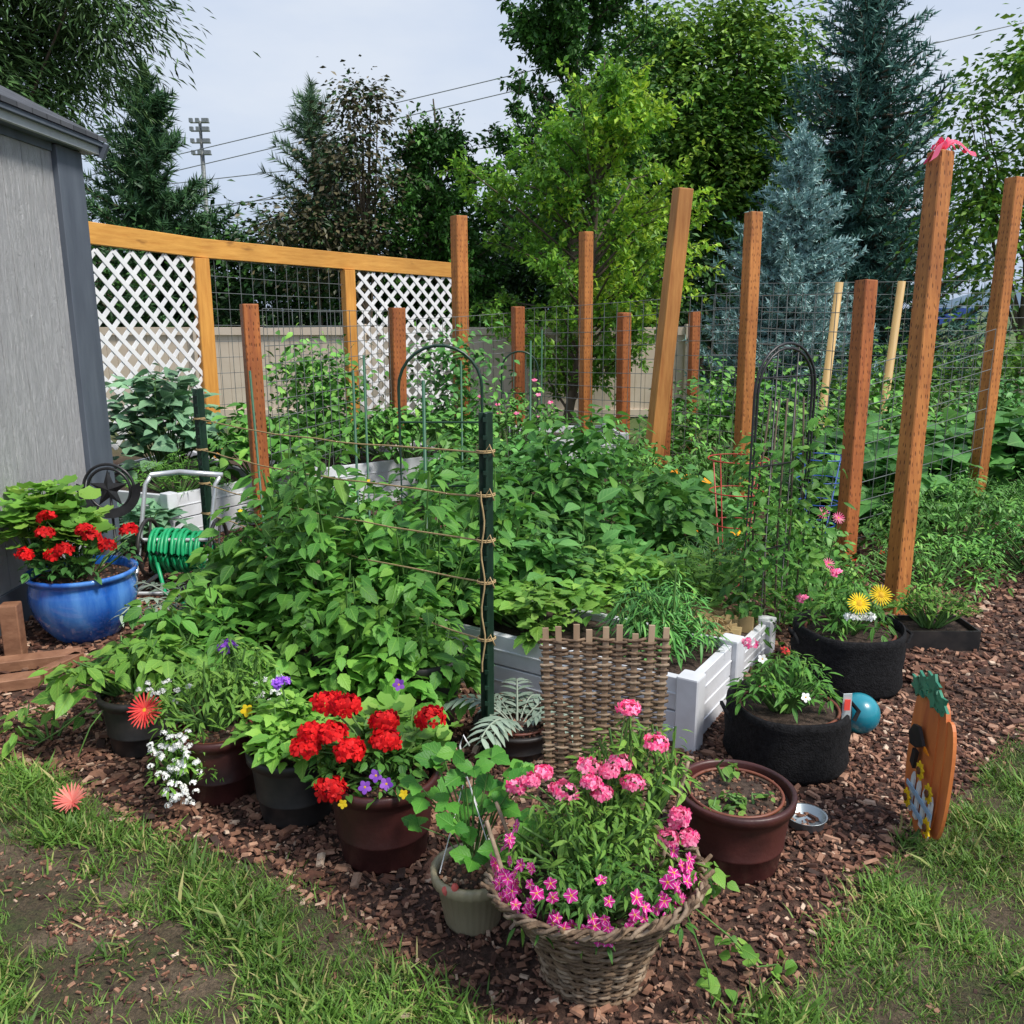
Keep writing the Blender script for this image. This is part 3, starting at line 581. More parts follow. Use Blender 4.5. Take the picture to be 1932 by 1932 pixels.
# ---------------------------------------------------------------- pots
def pot(name,c,rt,rb,h,mat,rim=.02,sx=1,wob=0,prof=None,soilz=None,seg=44,ring=None,ridge=None):
    mb=MB();c3=(c[0],c[1],0)
    prof=prof or [(0,.002),(rb,.002),(rb*1.01,.012),(rb+(rt-rb)*.3,h*.33),(rb+(rt-rb)*.33+.003,h*.345),(rb+(rt-rb)*.36,h*.36),(rb+(rt-rb)*.82-.006,h*.8),(rt-.012,h*.82),(rt-.008,h*.86),(rt+.002,h*.87),(rt+.004,h*.985),(rt-.002,h),(rt-.01,h),(rt-.013,h*.97),(rt-.018,h*.84)]
    mb.lathe(c3,prof,mat,seg,sx,wob,ridge=ridge)
    sz=soilz or h*.86;mb.lathe(c3,[(0,sz+.01),(rt*.5,sz+.012),(prof[-1][0]+.004,sz)],soil,24,sx)
    gg=np.random.default_rng(int(abs(c[0])*100));n=260;a=gg.uniform(0,6.28,n);rr=np.sqrt(gg.random(n))*rt*.82
    mb.inst(T_chip,np.c_[c[0]+rr*np.cos(a),c[1]+rr*np.sin(a),np.full(n,sz+.006)],gg.normal(size=(n,3))*[1,1,.2],gg.normal(size=(n,3))*.3+[0,0,1],gg.uniform(.004,.012,n),m_ch,False)
    if ring:
        th=np.linspace(0,2*np.pi,50);mb.tube(np.c_[c[0]+(rt-.035)*np.cos(th),c[1]+(rt-.035)*np.sin(th),np.full(50,sz+.018)],.005,terra,6,False)
    return mb.build(name)
pot("flower_pot",(-.385,2.37),.165,.125,.27,burg)
pot("flower_pot",(-.70,2.58),.146,.11,.24,blackP)
pot("flower_pot",(-.99,2.72),.145,.115,.24,burg,ring=1)
pot("flower_pot",(-1.38,3.03),.145,.11,.23,blackP)
pot("flower_pot",(.655,2.33),.17,.132,.235,burg,ring=1)
pot("flower_pot",(-1.1,3.75),.15,.12,.27,blackP);pot("flower_pot",(-.72,3.4),.16,.12,.27,blackP);pot("flower_pot",(-.35,3.2),.16,.12,.3,blackP);pot("flower_pot",(.02,3.0),.16,.12,.12,blackP,ring=1)
pot("flower_pot",(-1.45,4.15),.16,.12,.27,blackP)
pot("beige_flower_pot",(-.105,2.06),.105,.07,.165,beige,prof=[(0,.002),(.07,.002),(.074,.01),(.094,.125),(.1,.128),(.108,.133),(.11,.16),(.104,.165),(.097,.163),(.09,.135)],seg=128,ridge=.012)
# blue glazed pot
m,nt,bs,out=newmat("blue_glaze");L=nt.links.new;n=noise(nt,7,5,(1,1,.25));r=ramp(nt,[(.3,(.008,.03,.16)),(.48,(.02,.12,.5)),(.7,(.12,.33,.75))]);L(n.outputs[0],r.inputs[0]);L(r.outputs[0],bs.inputs["Base Color"]);bs.inputs["Roughness"].default_value=.12;bs.inputs["Coat Weight"].default_value=.5
pot("blue_glazed_pot",(-2.14,4.2),.25,.15,.34,m,prof=[(0,0),(.15,0),(.16,.02),(.2,.07),(.235,.14),(.25,.21),(.247,.26),(.238,.295),(.24,.31),(.258,.32),(.262,.338),(.248,.342),(.235,.335),(.225,.3)],soilz=.3)
# grow bags
for c,rt,h in(((1.0,2.94),.215,.225),((1.47,3.62),.23,.26)):
    mb=MB();mb.lathe((c[0],c[1],0),[(0,0),(rt*.97,.003),(rt*1.03,.03),(rt*1.0,h*.35),(rt*1.03,h*.6),(rt*1.0,h*.86),(rt*1.015,h*.9),(rt*1.0,h),(rt*.96,h+.005),(rt*.95,h*.85)],fabric,64,1,.045)
    mb.lathe((c[0],c[1],0),[(0,h*.87),(rt*.6,h*.87),(rt*.97,h*.85)],soil,30)
    th=np.linspace(0,6.283,40);mb.tube(np.c_[c[0]+rt*.8*np.cos(th),c[1]+rt*.8*np.sin(th),np.full(40,h*.9)],.006,terra,6,False)
    for s_ in(-1,1): mb.tube([(c[0]+s_*rt*1.02,c[1]-.05,h*.75),(c[0]+s_*rt*1.1,c[1]-.04,h*.9),(c[0]+s_*rt*1.1,c[1]+.03,h*.9),(c[0]+s_*rt*1.02,c[1]+.04,h*.75)],.008,fabric,5)
    mb.build("fabric_grow_bag")
mb=MB();tc_=np.array([2.05,4.08])
for dx,dy,w_,d_ in((0,-.11,.38,.008),(0,.11,.38,.008),(-.185,0,.008,.22),(.185,0,.008,.22)): mb.box((tc_[0]+dx,tc_[1]+dy,.05),(w_,d_,.1),blackP)
mb.box((*tc_,.04),(.36,.21,.07),soil);shrub(mb,tuple(tc_),.2,.12,.2,70,8,.05,T_lan,L_lite,4,z0=.08,lo=.4,pit=(-.2,.7));mb.build("seedling_tray")
# ball, dish
mb=MB();R=.078;pf=[(max(.0005,R*math.cos(a)),R+R*math.sin(a)) for a in np.linspace(-math.pi/2,math.pi/2,24)];mb.lathe((1.34,3.14,0),pf,tealM,48);mb.build("teal_ball")
mb=MB();mb.lathe((.93,2.5,0),[(0,.004),(.05,.004),(.056,.01),(.062,.04),(.066,.042),(.06,.04),(.054,.012),(0,.01)],zinc,36);mb.build("metal_dish")
# ---------------------------------------------------------------- wicker basket
E=bpy.data.objects.new("wicker_basket_planter",None);C.objects.link(E)
c=np.array([.2,1.87]);Rz=lambda z:.118+.014*z/.1+.096*(z/.28)**2.2
mb=MB();ns=26;rows=38
gw=np.random.default_rng(77)
for i in range(rows):
    z=.006+.272*i/(rows-1);th=np.linspace(0,2*np.pi,ns*4+1);r_=Rz(z)+.0055*np.cos(th*ns/2+math.pi*i)+gw.normal(0,.0008,len(th))
    zz=z+.003*np.sin(th*3+i*1.7)+.03*(z/.29)**3*np.cos(th+1.0)+gw.normal(0,.0006,len(th))
    mb.tube(np.c_[c[0]+r_*np.cos(th),c[1]+r_*np.sin(th),zz],.0045*gw.uniform(.85,1.15),W_wick if gw.random()<.6 else W_wick2,5,False)
for k in range(ns):
    a=2*np.pi*k/ns;P=[(c[0]+Rz(z)*math.cos(a),c[1]+Rz(z)*math.sin(a),z+.03*(z/.29)**3*math.cos(a+1)) for z in np.linspace(0,.285+gw.uniform(0,.03),8)];mb.tube(P,.005,W_wick,5)
th=np.linspace(0,2*np.pi,120)
for ph in(0,2.1,4.2,1):
    rr=Rz(.282)+.008*np.cos(th*17+ph)+gw.normal(0,.002,120);zz=.28+.009*np.sin(th*17+ph)+.03*np.cos(th+1)+gw.normal(0,.0015,120);mb.tube(np.c_[c[0]+rr*np.cos(th),c[1]+rr*np.sin(th),zz],.0052,W_wick if ph<2 else W_wick2,5,False)
mb.lathe((c[0],c[1],0),[(.0,.24),(.1,.245),(.19,.25)],soil,24);mb.lathe((c[0],c[1],0),[(.1,.004),(.115,.1),(.14,.2),(.185,.25)],blackP,24);mb.build("basket",E)
mb=MB();Y0=2.14
nst=9
for k in range(nst):
    x=.085+.31*k/(nst-1);xb=.105+.27*k/(nst-1);top=.795+.009*((k*7)%3)+gw.normal(0,.006)
    mb.beam((xb,Y0-.02,.2),(x+gw.normal(0,.003),Y0,top),.016,.006,W_slat,ang=0)
for i in range(54):
    z=.32+.45*i/53+gw.normal(0,.0012);t=(z-.2)/.63;xl=.105-.02*t-.014+gw.normal(0,.003);xr=.375+.02*t+.014+gw.normal(0,.003);s=np.linspace(xl,xr,49);ph=(s-.105+.02*t)/(.27+.04*t)*(nst-1)*math.pi+math.pi*(i%2)
    mb.tube(np.c_[s,Y0-.02+.02*t+.0065*np.sin(ph+1.57),z+.0018*np.sin(s*40+i*2)],.0047*gw.uniform(.75,1.1),(W_wick2 if gw.random()<.35 else W_wick),5,False)
mb.build("woven_back",E)
mb=MB()
for a,b in(((.0,1.8,.25),(-.06,1.85,.43)),((.02,1.95,.24),(-.04,1.98,.4)),((.36,1.9,.26),(.44,2.0,.5))): mb.tube([a,b],[.006,.005],W_wick2,5)
mb.build("stakes",E)
# ---------------------------------------------------------------- t-posts, twine, stakes, arches
for (x,y,h,ww) in((-1.81,5.1,1.15,.062),(-.09,2.96,1.26,.046)):
    mb=MB();mb.beam((x,y,-.05),(x,y,h),ww,.008,dgreen,ang=.25);mb.beam((x+.002,y-.018,-.05),(x+.002,y-.018,h),.008,.034,dgreen,ang=.25);mb.beam((x+.012,y+.02,-.05),(x+.012,y+.02,h*.999),.02,.03,dgreen,ang=.25)
    for i in range(int(h/.06)): mb.box((x,y-.036,.04+i*.06),(.014,.008,.014),dgreen)
    mb.build("metal_t_post")
mb=MB();gt=np.random.default_rng(7)
for za,zb in((.98,1.13),(.80,.98),(.6,.82),(.42,.67),(.26,.46)):
    t=np.linspace(0,1,14);P=np.c_[-1.81+1.72*t,5.07-2.14*t,za+(zb-za)*t-.03*np.sin(np.pi*t)+gt.normal(0,.003,14)];mb.tube(P,.0035,twine,5,False)
    th=np.linspace(0,12.5,30)
    for (x,y,z) in((-1.81,5.09,za),(-.09,2.95,zb)): mb.tube(np.c_[x+.032*np.cos(th),y+.032*np.sin(th),z+.012*th/12.5-.006],.0025,twine,4,False)
    mb.tube([(-.09,2.91,zb),(-.075,2.9,zb+.03),(-.06,2.9,zb-.01)],.003,twine,4);
zz=np.linspace(.35,1.0,20);mb.tube(np.c_[-.1+.006*np.sin(zz*30),np.full(20,2.905),zz],.003,twine,4,False)
mb.build("twine")
for x,y,h in((-1.62,5.6,1.22),(-.93,5.2,1.25),(-.98,5.9,1.3),(-.42,4.2,1.27),(-.4,7,1.2),(.15,7.2,1.35),(.3,9.0,1.4)):
    mb=MB();mb.tube([(x,y,0),(x-.03*(x<-1.5),y,h)],.008,lgreen,8);mb.build("garden_stake")
def arch(name,x0,y0,x1,y1,h,mat,r=.008,rungs=(),dbl=.0,mid=0):
    mb=MB();c=np.array([(x0+x1)/2,(y0+y1)/2]);d=np.array([x1-x0,y1-y0])/2;R=np.linalg.norm(d)
    for off in ((0,) if not dbl else (0,dbl)):
        P=[(*(c-d*(1-off/R)),0),(*(c-d*(1-off/R)),h-R)]+[(*(c-d*(1-off/R)*math.cos(a)),h-R+(R-off)*math.sin(a)) for a in np.linspace(.2,math.pi-.2,12)]+[(*(c+d*(1-off/R)),h-R),(*(c+d*(1-off/R)),0)]
        mb.tube(P,r,mat,8)
    for z in rungs: mb.tube([(*(c-d),z),(*(c+d),z)],r*.7,mat,6)
    for k in range(mid):
        t=-1+2*(k+1)/(mid+1);q=c+d*t;mb.tube([(*q,.1),(*q,h-R+R*math.sqrt(1-t*t))],r*.6,mat,6)
    return mb
arch("a",-.64,5.0,-.17,5.0,1.40,dgreen,.009,(.97,.6)).build("garden_arch_trellis")
mb=arch("b",1.07,3.9,1.42,4.15,1.45,blackM,.0065,(1.3,.9,.5),.022,2)
mb.build("garden_obelisk_trellis")
mb=arch("c",-.1,8.6,.25,8.6,1.2,dgreen,.009,(.8,),0,2);mb.build("garden_arch_trellis")
def cage(name,c,r0,r1,h,mat,n=4):
    mb=MB();th=np.linspace(0,2*np.pi,33)
    for k in range(n):
        t=k/(n-1);r_=r0+(r1-r0)*t;z=h*(.25+.75*t);mb.tube(np.c_[c[0]+r_*np.cos(th),c[1]+r_*np.sin(th),np.full(33,z)],.004,mat,5,False)
    for k in range(4):
        a=k*np.pi/2+.4;mb.tube([(c[0]+r0*.6*math.cos(a),c[1]+r0*.6*math.sin(a),0),(c[0]+r1*math.cos(a),c[1]+r1*math.sin(a),h)],.004,mat,5)
    mb.build(name)
cage("tomato_cage",(1.3,5.0),.12,.17,.76,redM);cage("tomato_cage",(2.1,5.9),.12,.17,.62,bluM)
# hose reel
mb=MB()
for x in(-2.12,-1.72):
    mb.tube([(x-.02,4.75,.02),(x,4.85,.3),(x+.02,4.95,.62),(x+.05,4.97,.67)],.013,silver,8)
    mb.tube([(x,4.7,.04),(x,5.15,.05)],.013,silver,8);th=np.linspace(0,2*np.pi,30);mb.tube(np.c_[np.full(30,x+.03),4.9+.16*np.cos(th),.26+.16*np.sin(th)],.012,blackP,6,False)
    for a in np.arange(5)*1.2566: mb.tube([(x+.03,4.9,.26),(x+.03,4.9+.16*math.cos(a),.26+.16*math.sin(a))],.008,blackP,5)
    mb.tube([(x-.035,5.1,.09),(x-.005,5.1,.09)],.09,blackP,20)
mb.tube([(-2.07,4.97,.67),(-1.9,4.96,.69),(-1.66,4.97,.67)],.016,silver,8);mb.tube([(-2.14,4.75,.03),(-1.74,4.75,.03)],.013,silver,8);mb.tube([(-2.12,4.84,.32),(-1.72,4.84,.32)],.011,silver,8)
gh=np.random.default_rng(31)
for lay,(rr,n) in enumerate(((.08,13),(.1,12),(.12,9))):
    th=np.linspace(0,2*np.pi*n,n*20);wob=np.cumsum(gh.normal(0,.0015,len(th)));wob-=np.linspace(0,wob[-1],len(th));mb.tube(np.c_[-2.06+.29*(th/th[-1])+.006*np.sin(th*.37+lay),4.9+(rr+wob)*np.cos(th),.24+(rr+wob)*np.sin(th)],.011,hoseM,6,False)
mb.tube([(-2.0,4.77,.2),(-1.9,4.6,.08),(-1.7,4.5,.02),(-1.5,4.6,.02)],.0115,hoseM,8);mb.build("garden_hose_reel")
# star ornament
mb=MB();th=np.linspace(0,2*np.pi,40);cx,cy,cz=-2.38,5.1,.56
for rr in(.15,.125): mb.tube(np.c_[cx+rr*np.cos(th),np.full(40,cy),cz+rr*np.sin(th)],.009,blackM,6,False)
V=[(cx,cy-.02,cz)]
for k in range(10):
    a=math.pi/2+k*math.pi/5;q=.12 if k%2==0 else .048;V.append((cx+q*math.cos(a),cy,cz+q*math.sin(a)))
mb.add(V,[np.array([[0,1+k,1+(k+1)%10] for k in range(10)])],blackM)
a=np.linspace(math.pi*.95,math.pi*2.05,20);V=[(cx+.14*math.cos(q),cy-.015,cz+.12*math.sin(q)) for q in a]+[(cx+.2*math.cos(q),cy-.03,cz+.02+.19*math.sin(q)) for q in a]
mb.add(V,[np.array([[i,i+1,21+i,20+i] for i in range(19)])],blackM);mb.tube([(cx,cy+.01,0),(cx,cy+.01,cz+.1)],.008,blackM,6);mb.build("metal_star_ornament")
# lumber
mb=MB();mb.box((-2.34,3.9,.13),(.08,.08,.26),W_old,.2);mb.beam((-2.5,3.66,.03),(-2.0,3.84,.03),.05,.09,W_old);mb.beam((-2.45,3.42,.03),(-2.05,3.58,.03),.05,.09,W_old);mb.beam((-2.07,3.6,.03),(-2.0,3.82,.03),.05,.05,W_old);mb.build("scrap_lumber")
# pumpkin stake sign
orM=M("pumpkin_orange",(.72,.23,.06),(.45,.1,.03),9,.5,(1,1,.3));pale=M("painted_cream",(.7,.75,.75),(.6,.66,.68),20,.5);blpaint=M("painted_blue",(.25,.4,.55),(.3,.45,.6),20,.5);gpaint=M("painted_green",(.02,.16,.1),(.04,.24,.14),20,.5);brp=M("painted_brown",(.14,.05,.02),(.1,.03,.015),20,.6);blk_=M("painted_black",(.012,.012,.014),(.02,.02,.02),20,.5)
mb=MB();pc=np.array([1.275,2.44,.255]);ax=nz(np.array([.1,.995,0.]));up=nz(np.array([.03,0,1.]));nr=nz(np.cross(ax,up))
if nr[0]>0: nr=-nr
def PP(u,v,o=0): return pc+ax*u+up*v+nr*o
def plate(mb,poly,o,th,mat):
    n=len(poly);V=[PP(u,v,o+th) for u,v in poly]+[PP(u,v,o) for u,v in poly];cF=[PP(*np.mean(poly,axis=0),o+th)]
    V+=cF;mb.add(V,[np.array([[2*n,i,(i+1)%n] for i in range(n)]),np.array([[i,(i+1)%n,n+(i+1)%n,n+i] for i in range(n)]),np.array([[n+i for i in range(n)]])],mat)
for k in(0,-1,1,-2,2):
    a=np.linspace(0,2*np.pi,40,endpoint=False);cu=k*.056;ru=.06-.004*abs(k);rv=.235-.014*abs(k)**1.8
    plate(mb,[(cu+ru*math.copysign(abs(math.cos(q))**.9,math.cos(q)),rv*math.copysign(abs(math.sin(q))**.8,math.sin(q))) for q in a],0,.018-.004*abs(k),orM)
plate(mb,[(-.02,.22),(.02,.22),(.03,.27),(.0,.28),(-.015,.27)],.0,.014,brp)
for u,v,a in((-.07,.225,2.8),(.07,.225,.4),(0,.255,1.2),(-.02,.215,-1.9),(.11,.2,0)):
    poly=[(u+.06*math.cos(a+q)*(1 if k%2 else .55),v+.035*math.sin(a+q)*(1 if k%2 else .6)) for k,q in enumerate(np.linspace(0,6.28,12,endpoint=False))];plate(mb,poly,.022,.008,gpaint)
for u in(-.1,-.05,0,.05): plate(mb,[(u-.012,-.19),(u+.012,-.19),(u+.012,-.08),(u,-.06),(u-.012,-.08)],.021,.006,pale)
for v in(-.11,-.16): plate(mb,[(-.13,v-.008),(.08,v-.008),(.08,v+.008),(-.13,v+.008)],.0285,.004,blpaint)
for u,v,rr in((-.1,-.05,.03),(-.02,-.02,.03),(.05,-.15,.03),(-.12,-.15,.03)):
    plate(mb,[(u+rr*(1 if k%2 else .65)*math.cos(k*.39),v+rr*(1 if k%2 else .65)*math.sin(k*.39)) for k in range(16)],.0335,.005,P_yel);plate(mb,[(u+.012*math.cos(k),v+.012*math.sin(k)) for k in range(6)],.039,.005,brp)
plate(mb,[(-.02,.06),(.03,.1),(.07,.09),(.1,.05),(.08,.02),(.03,.03)],.03,.01,blk_);plate(mb,[(-.02,.06),(-.06,.05),(-.02,.045)],.031,.005,P_org);plate(mb,[(.02,.02),(.05,.02),(.06,-.03),(.03,-.04)],.03,.01,blk_)
mb.tube([PP(0,-.28,-.01),PP(0,.1,-.01)],.006,blackM,6);mb.build("wooden_pumpkin_sign")
# ---------------------------------------------------------------- vegetables & flowers
def S(name,args,**k):
    mb=MB();shrub(mb,*args,**k);return mb.build(name)
i=0
for c,rx,h,nt_,T_,ml,ls_ in(((-1.3,4.25),.33,.58,36,T_ov,L_pep,.12),((-1.02,4.15),.42,1.0,64,T_ov,L_pep,.13),((-.75,3.75),.4,1.0,68,T_ov,L_pep,.125),((-.42,3.75),.4,.92,60,T_ov,L_pep,.12),((-.58,3.32),.34,.64,60,T_ser,L_mid,.105),((-.36,3.18),.25,.5,46,T_ser,L_mid,.1),((-1.25,3.7),.33,.5,36,T_ov,L_mid,.12),((-.1,4.2),.35,.84,46,T_ov,L_pep,.13),((-.95,3.35),.25,.36,26,T_ser,L_mid,.1)):
    mb=MB();tip=shrub(mb,c,rx,rx,h,nt_,10,ls_,T_,ml,20+i,lo=.3,spread=.2);g2=np.random.default_rng(i);k=g2.choice(len(tip),5)
    if i in(1,2): blooms(mb,tip[k]+[0,0,-.03],[0,-.4,1],.012,P_yel,5)
    mb.build("pepper_plant");i+=1
S("potato_plants",((.38,5.25),.78,.6,1.02,190,12,.13,T_ov,L_pot),seed=40,lo=.2,spread=.3)
S("potato_plants",((-.3,5.6),.6,.5,.9,90,11,.13,T_ov,L_pot),seed=41,lo=.2,spread=.3)
S("spinach_plants",((.35,4.62),.55,.22,.6,40,9,.2,T_ov,L_big),seed=42,pit=(-.1,.9),spread=.5)
S("leafy_greens",((-.1,4.0),.5,.25,.35,40,9,.13,T_ov,L_big),seed=43,z0=.22,pit=(-.1,.8))
S("leafy_greens",((.12,3.62),.34,.2,.26,50,9,.09,T_ser,L_lite),seed=143,z0=.22,pit=(-.1,.8))
S("leafy_greens",((.95,4.2),.35,.25,.34,60,8,.09,T_lan,L_lite),seed=44,z0=.12,pit=(-.1,.8))
S("leafy_greens",((.45,4.1),.5,.25,.34,60,9,.09,T_ser,L_lite),seed=45,z0=.12,pit=(-.1,.9))
mb=MB();shrub(mb,(.6,3.36),.21,.17,.38,70,20,.08,T_nar,F_pot,46,z0=.22,spread=.3);mb.build("peony_plant")
S("marigold_plants",((1.15,4.9),.3,.3,.4,50,18,.07,T_nar,L_dark),seed=47)
mb=MB();tip=shrub(mb,(1.1,5.7),.4,.35,.62,56,8,.15,T_wide,L_big,48);blooms(mb,tip[::7]+[0,-.05,.02],[0,-.6,.8],.036,P_org,5);blooms(mb,tip[2::11]+[0,-.05,.02],[0,-.6,.8],.034,P_yel,5);mb.build("squash_plant")
# broccoli and left bed
mb=MB();shrub(mb,(-2.75,6.95),.42,.4,.95,66,8,.18,T_wide,L_bro,50,z0=.3,pit=(-.2,.7),spread=.3);mb.build("broccoli_plants")
mb=MB();shrub(mb,(-2.4,6.2),.35,.2,.28,50,30,.06,T_nar,L_fern,51,z0=.3,pit=(-.1,1));mb.build("carrot_tops")
mb=MB();shrub(mb,(-2.5,5.75),.2,.15,.4,12,8,.2,T_wide,L_bro,52,pit=(-.1,.8));mb.build("cabbage_plant")
S("kohlrabi_plants",((-2.0,6.9),.45,.5,.6,46,8,.16,T_ov,F_pep),seed=53,z0=.3)
mb=MB();climb(mb,(-1.75,8,.3),(-1.75,8,1.2),1900,.09,T_ov,F_pep,54,.2);mb.build("pea_vines")
S("bean_plants",((-.9,7.6),.7,.5,.55,90,9,.12,T_ov,F_pep),seed=55,z0=.3)
S("bean_plants",((-.2,7.2),.6,.6,.7,90,9,.12,T_ov,F_pot),seed=56)
S("bean_plants",((-1.5,6.3),.4,.5,.5,60,9,.12,T_ov,F_pot),seed=561)
mb=MB();tip=shrub(mb,(-.0,8.2),.6,.4,.75,90,10,.08,T_ov,F_pep,57,z0=.2);blooms(mb,tip[::8],[0,-.5,1],.03,P_pnk,5);mb.build("flowering_herbs")
mb=MB();climb(mb,(-.6,8.8,.3),(-.6,8.8,1.3),1000,.09,T_ov,F_pot,58,.22);mb.build("pea_vines")
S("tomato_plants",((.8,7.0),.5,.5,.75,90,10,.11,T_lan,F_pep),seed=59)
S("bean_plants",((2.2,8.4),1.1,.8,1.25,280,12,.115,T_ov,F_pep),seed=60,lo=.15,spread=.4)
S("bean_plants",((3.5,8.3),.9,.6,1.1,200,12,.11,T_ov,F_pep),seed=61,lo=.15,spread=.4)
S("bean_plants",((4.9,8.8),.9,.6,1.0,170,12,.12,T_ov,F_pot),seed=161,lo=.15,spread=.4)
S("tomato_plants",((1.6,6.5),.5,.6,.74,110,11,.1,T_lan,F_pep),seed=62,spread=.3)
S("squash_plants",((3.1,7.2),.8,.5,.78,70,7,.3,T_wide,L_big),seed=63,pit=(-.2,.4),spread=.4)
S("squash_plants",((4.4,7.5),.9,.7,.92,80,7,.34,T_wide,L_big),seed=64,pit=(-.2,.4),spread=.4)
S("squash_plants",((2.75,6.5),.4,.4,.7,36,7,.26,T_wide,L_big),seed=164,pit=(-.2,.4),spread=.4)
S("tomato_plants",((2.9,5.6),.6,.45,.62,140,15,.075,T_lan,F_pep),seed=65,spread=.35)
S("tomato_plants",((3.8,5.8),.8,.5,.7,160,15,.075,T_lan,F_pep),seed=66,spread=.35)
S("tomato_plants",((3.3,5.25),.6,.3,.42,90,14,.065,T_lan,F_pot),seed=166,spread=.35)
mb=MB();tip=shrub(mb,(2.45,4.95),.45,.3,.36,90,14,.06,T_lan,F_pep,67,spread=.3);blooms(mb,tip[::45]+[0,0,.02],[0,-.5,1],.024,P_red,7);mb.build("zinnia_plants")
S("basil_plants",((1.75,5.1),.35,.4,.42,70,12,.08,T_ov,F_pep),seed=68,spread=.3)
mb=MB();tip=shrub(mb,(1.62,4.4),.28,.25,.42,56,11,.07,T_lan,L_pep,69)
for q,p_ in enumerate(((1.6,4.2,.6),(1.53,4.22,.62),(1.55,4.15,.38))): blooms(mb,[p_],[0,-.8,.6],.034,P_pnk,16,T_str,cm=yelC);blooms(mb,[p_],[0,-.8,.6],.026,P_pnk,12,T_str,cup=.6);stalk(mb,p_,(1.6,4.35,.1))
mb.build("zinnia_plants")
mb=MB();climb(mb,(1.08,3.9,.2),(1.1,3.95,1.0),260,.06,T_ov,L_pep,70,.05);climb(mb,(1.4,4.15,.1),(1.38,4.13,1.1),420,.065,T_ov,L_pep,71,.07);climb(mb,(1.25,4.0,.1),(1.25,4.0,.8),420,.06,T_lan,L_pep,72,.11)
for k_ in range(5): mb.tube([(1.15+.06*k_,3.95+.04*k_,.1),(1.12+.07*k_,3.97+.04*k_,.6),(1.16+.05*k_,3.96+.04*k_,1.2)],.005,barkM,5)
mb.build("clematis_vine")
# artichoke / silver leaves
for c,h,n in(((.02,2.98),.3,12),((-1.62,4.2),.45,12)):
    mb=MB();ga=np.random.default_rng(n)
    for k_ in range(n):
        a=ga.uniform(0,6.28);P=np.array([c[0],c[1],.08]);d=np.array([math.cos(a),math.sin(a),1.3]);Ln=h*ga.uniform(.7,1.1);pts=[P+d*Ln*t*.8+[0,0,-.75*Ln*t*t] for t in np.linspace(0,1,9)]
        mb.tube(pts,.004,L_sil,4,False);side_=np.array([-math.sin(a),math.cos(a),0])
        for q in range(2,9):
            for sg in(-1,1): mb.inst(T_lan,pts[q],side_*sg+nz(pts[q]-pts[q-1])*.7,(0,0,1),.075,L_sil)
    mb.build("artichoke_plant")
# --- front pots
mb=MB();shrub(mb,(-2.14,4.2),.26,.22,.28,36,8,.06,T_ov,L_dark,80,z0=.3)
shrub(mb,(-2.36,4.25),.28,.25,.42,60,6,.12,T_rnd,L_lite,81,z0=.34,pit=(-.2,.4))
for q,(x,y,z) in enumerate(((-2.2,4.02,.6),(-2.1,3.98,.53),(-1.98,4.02,.58),(-1.95,4.1,.52),(-2.3,4.0,.5),(-2.2,4.05,.67),(-1.86,4.15,.58),(-2.15,3.98,.5),(-2.0,4.0,.62))): head(mb,(x,y,z-.03),.038,P_red,22,.02,q);stalk(mb,(x,y,z-.05),(-2.14,4.2,.3))
mb.build("red_geranium_plant")
mb=MB();shrub(mb,(-.38,2.38),.2,.16,.17,60,9,.045,T_ov,L_pep,82,z0=.23);shrub(mb,(-.35,2.46),.17,.15,.2,26,4,.08,T_rnd,L_lite,83,z0=.24,pit=(-.2,.5))
for q,(x,y,z) in enumerate(((-.58,2.36,.39),(-.49,2.4,.46),(-.52,2.34,.4),(-.46,2.29,.375),(-.37,2.36,.43),(-.24,2.38,.43),(-.51,2.24,.28),(-.55,2.44,.45),(-.36,2.32,.39),(-.6,2.34,.36))): head(mb,(x,y,z),.042,P_red,50,.018,q+20,.65);stalk(mb,(x,y,z-.01),(-.38,2.38,.23))
blooms(mb,[(-.38,2.23,.33),(-.35,2.22,.31),(-.41,2.22,.3),(-.34,2.46,.5)],[0,-1,.5],.02,P_pur,5,cm=yelC);blooms(mb,[(-.47,2.2,.26),(-.26,2.2,.26),(-.3,2.2,.29)],[0,-1,.5],.014,P_yel,5);mb.build("red_geranium_plant")
mb=MB();shrub(mb,(-.70,2.58),.15,.13,.15,46,8,.075,T_ser,L_lite,84,z0=.22,pit=(-.1,.8))
for x,y,z in((-.73,2.6,.43),(-.7,2.54,.3)): stalk(mb,(x,y,z),(-.7,2.58,.22))
head(mb,(-.73,2.6,.44),.03,P_pur,34,.012,5);blooms(mb,[(-.66,2.48,.28)],[0,-1,.6],.02,P_cor,5);mb.build("pansy_plant")
mb=MB();shrub(mb,(-1.02,2.74),.2,.15,.24,60,9,.055,T_lan,L_lite,85,z0=.22);shrub(mb,(-.95,2.84),.15,.12,.3,24,14,.05,T_lan,L_lite,86,z0=.22,lo=.5)
head(mb,(-.98,2.86,.46),.035,P_pur,36,.012,8);blooms(mb,[(-.86,2.64,.33)],[0,-1,.4],.022,P_yel,5,cm=yelC)
blooms(mb,[(-1.2,2.66,.32)],[-.1,-1,.7],.062,P_cor,26,T_str,cm=yelC,cup=.15);blooms(mb,[(-1.2,2.66,.325)],[-.1,-1,.7],.045,P_cor,22,T_str,cup=.4);stalk(mb,(-1.2,2.67,.31),(-1.0,2.74,.22))
mb.build("mixed_flower_plants")
mb=MB();ga=np.random.default_rng(11)
shrub(mb,(-1.06,2.62),.12,.1,.22,56,10,.035,T_lan,L_lite,87,z0=.09,lo=.1)
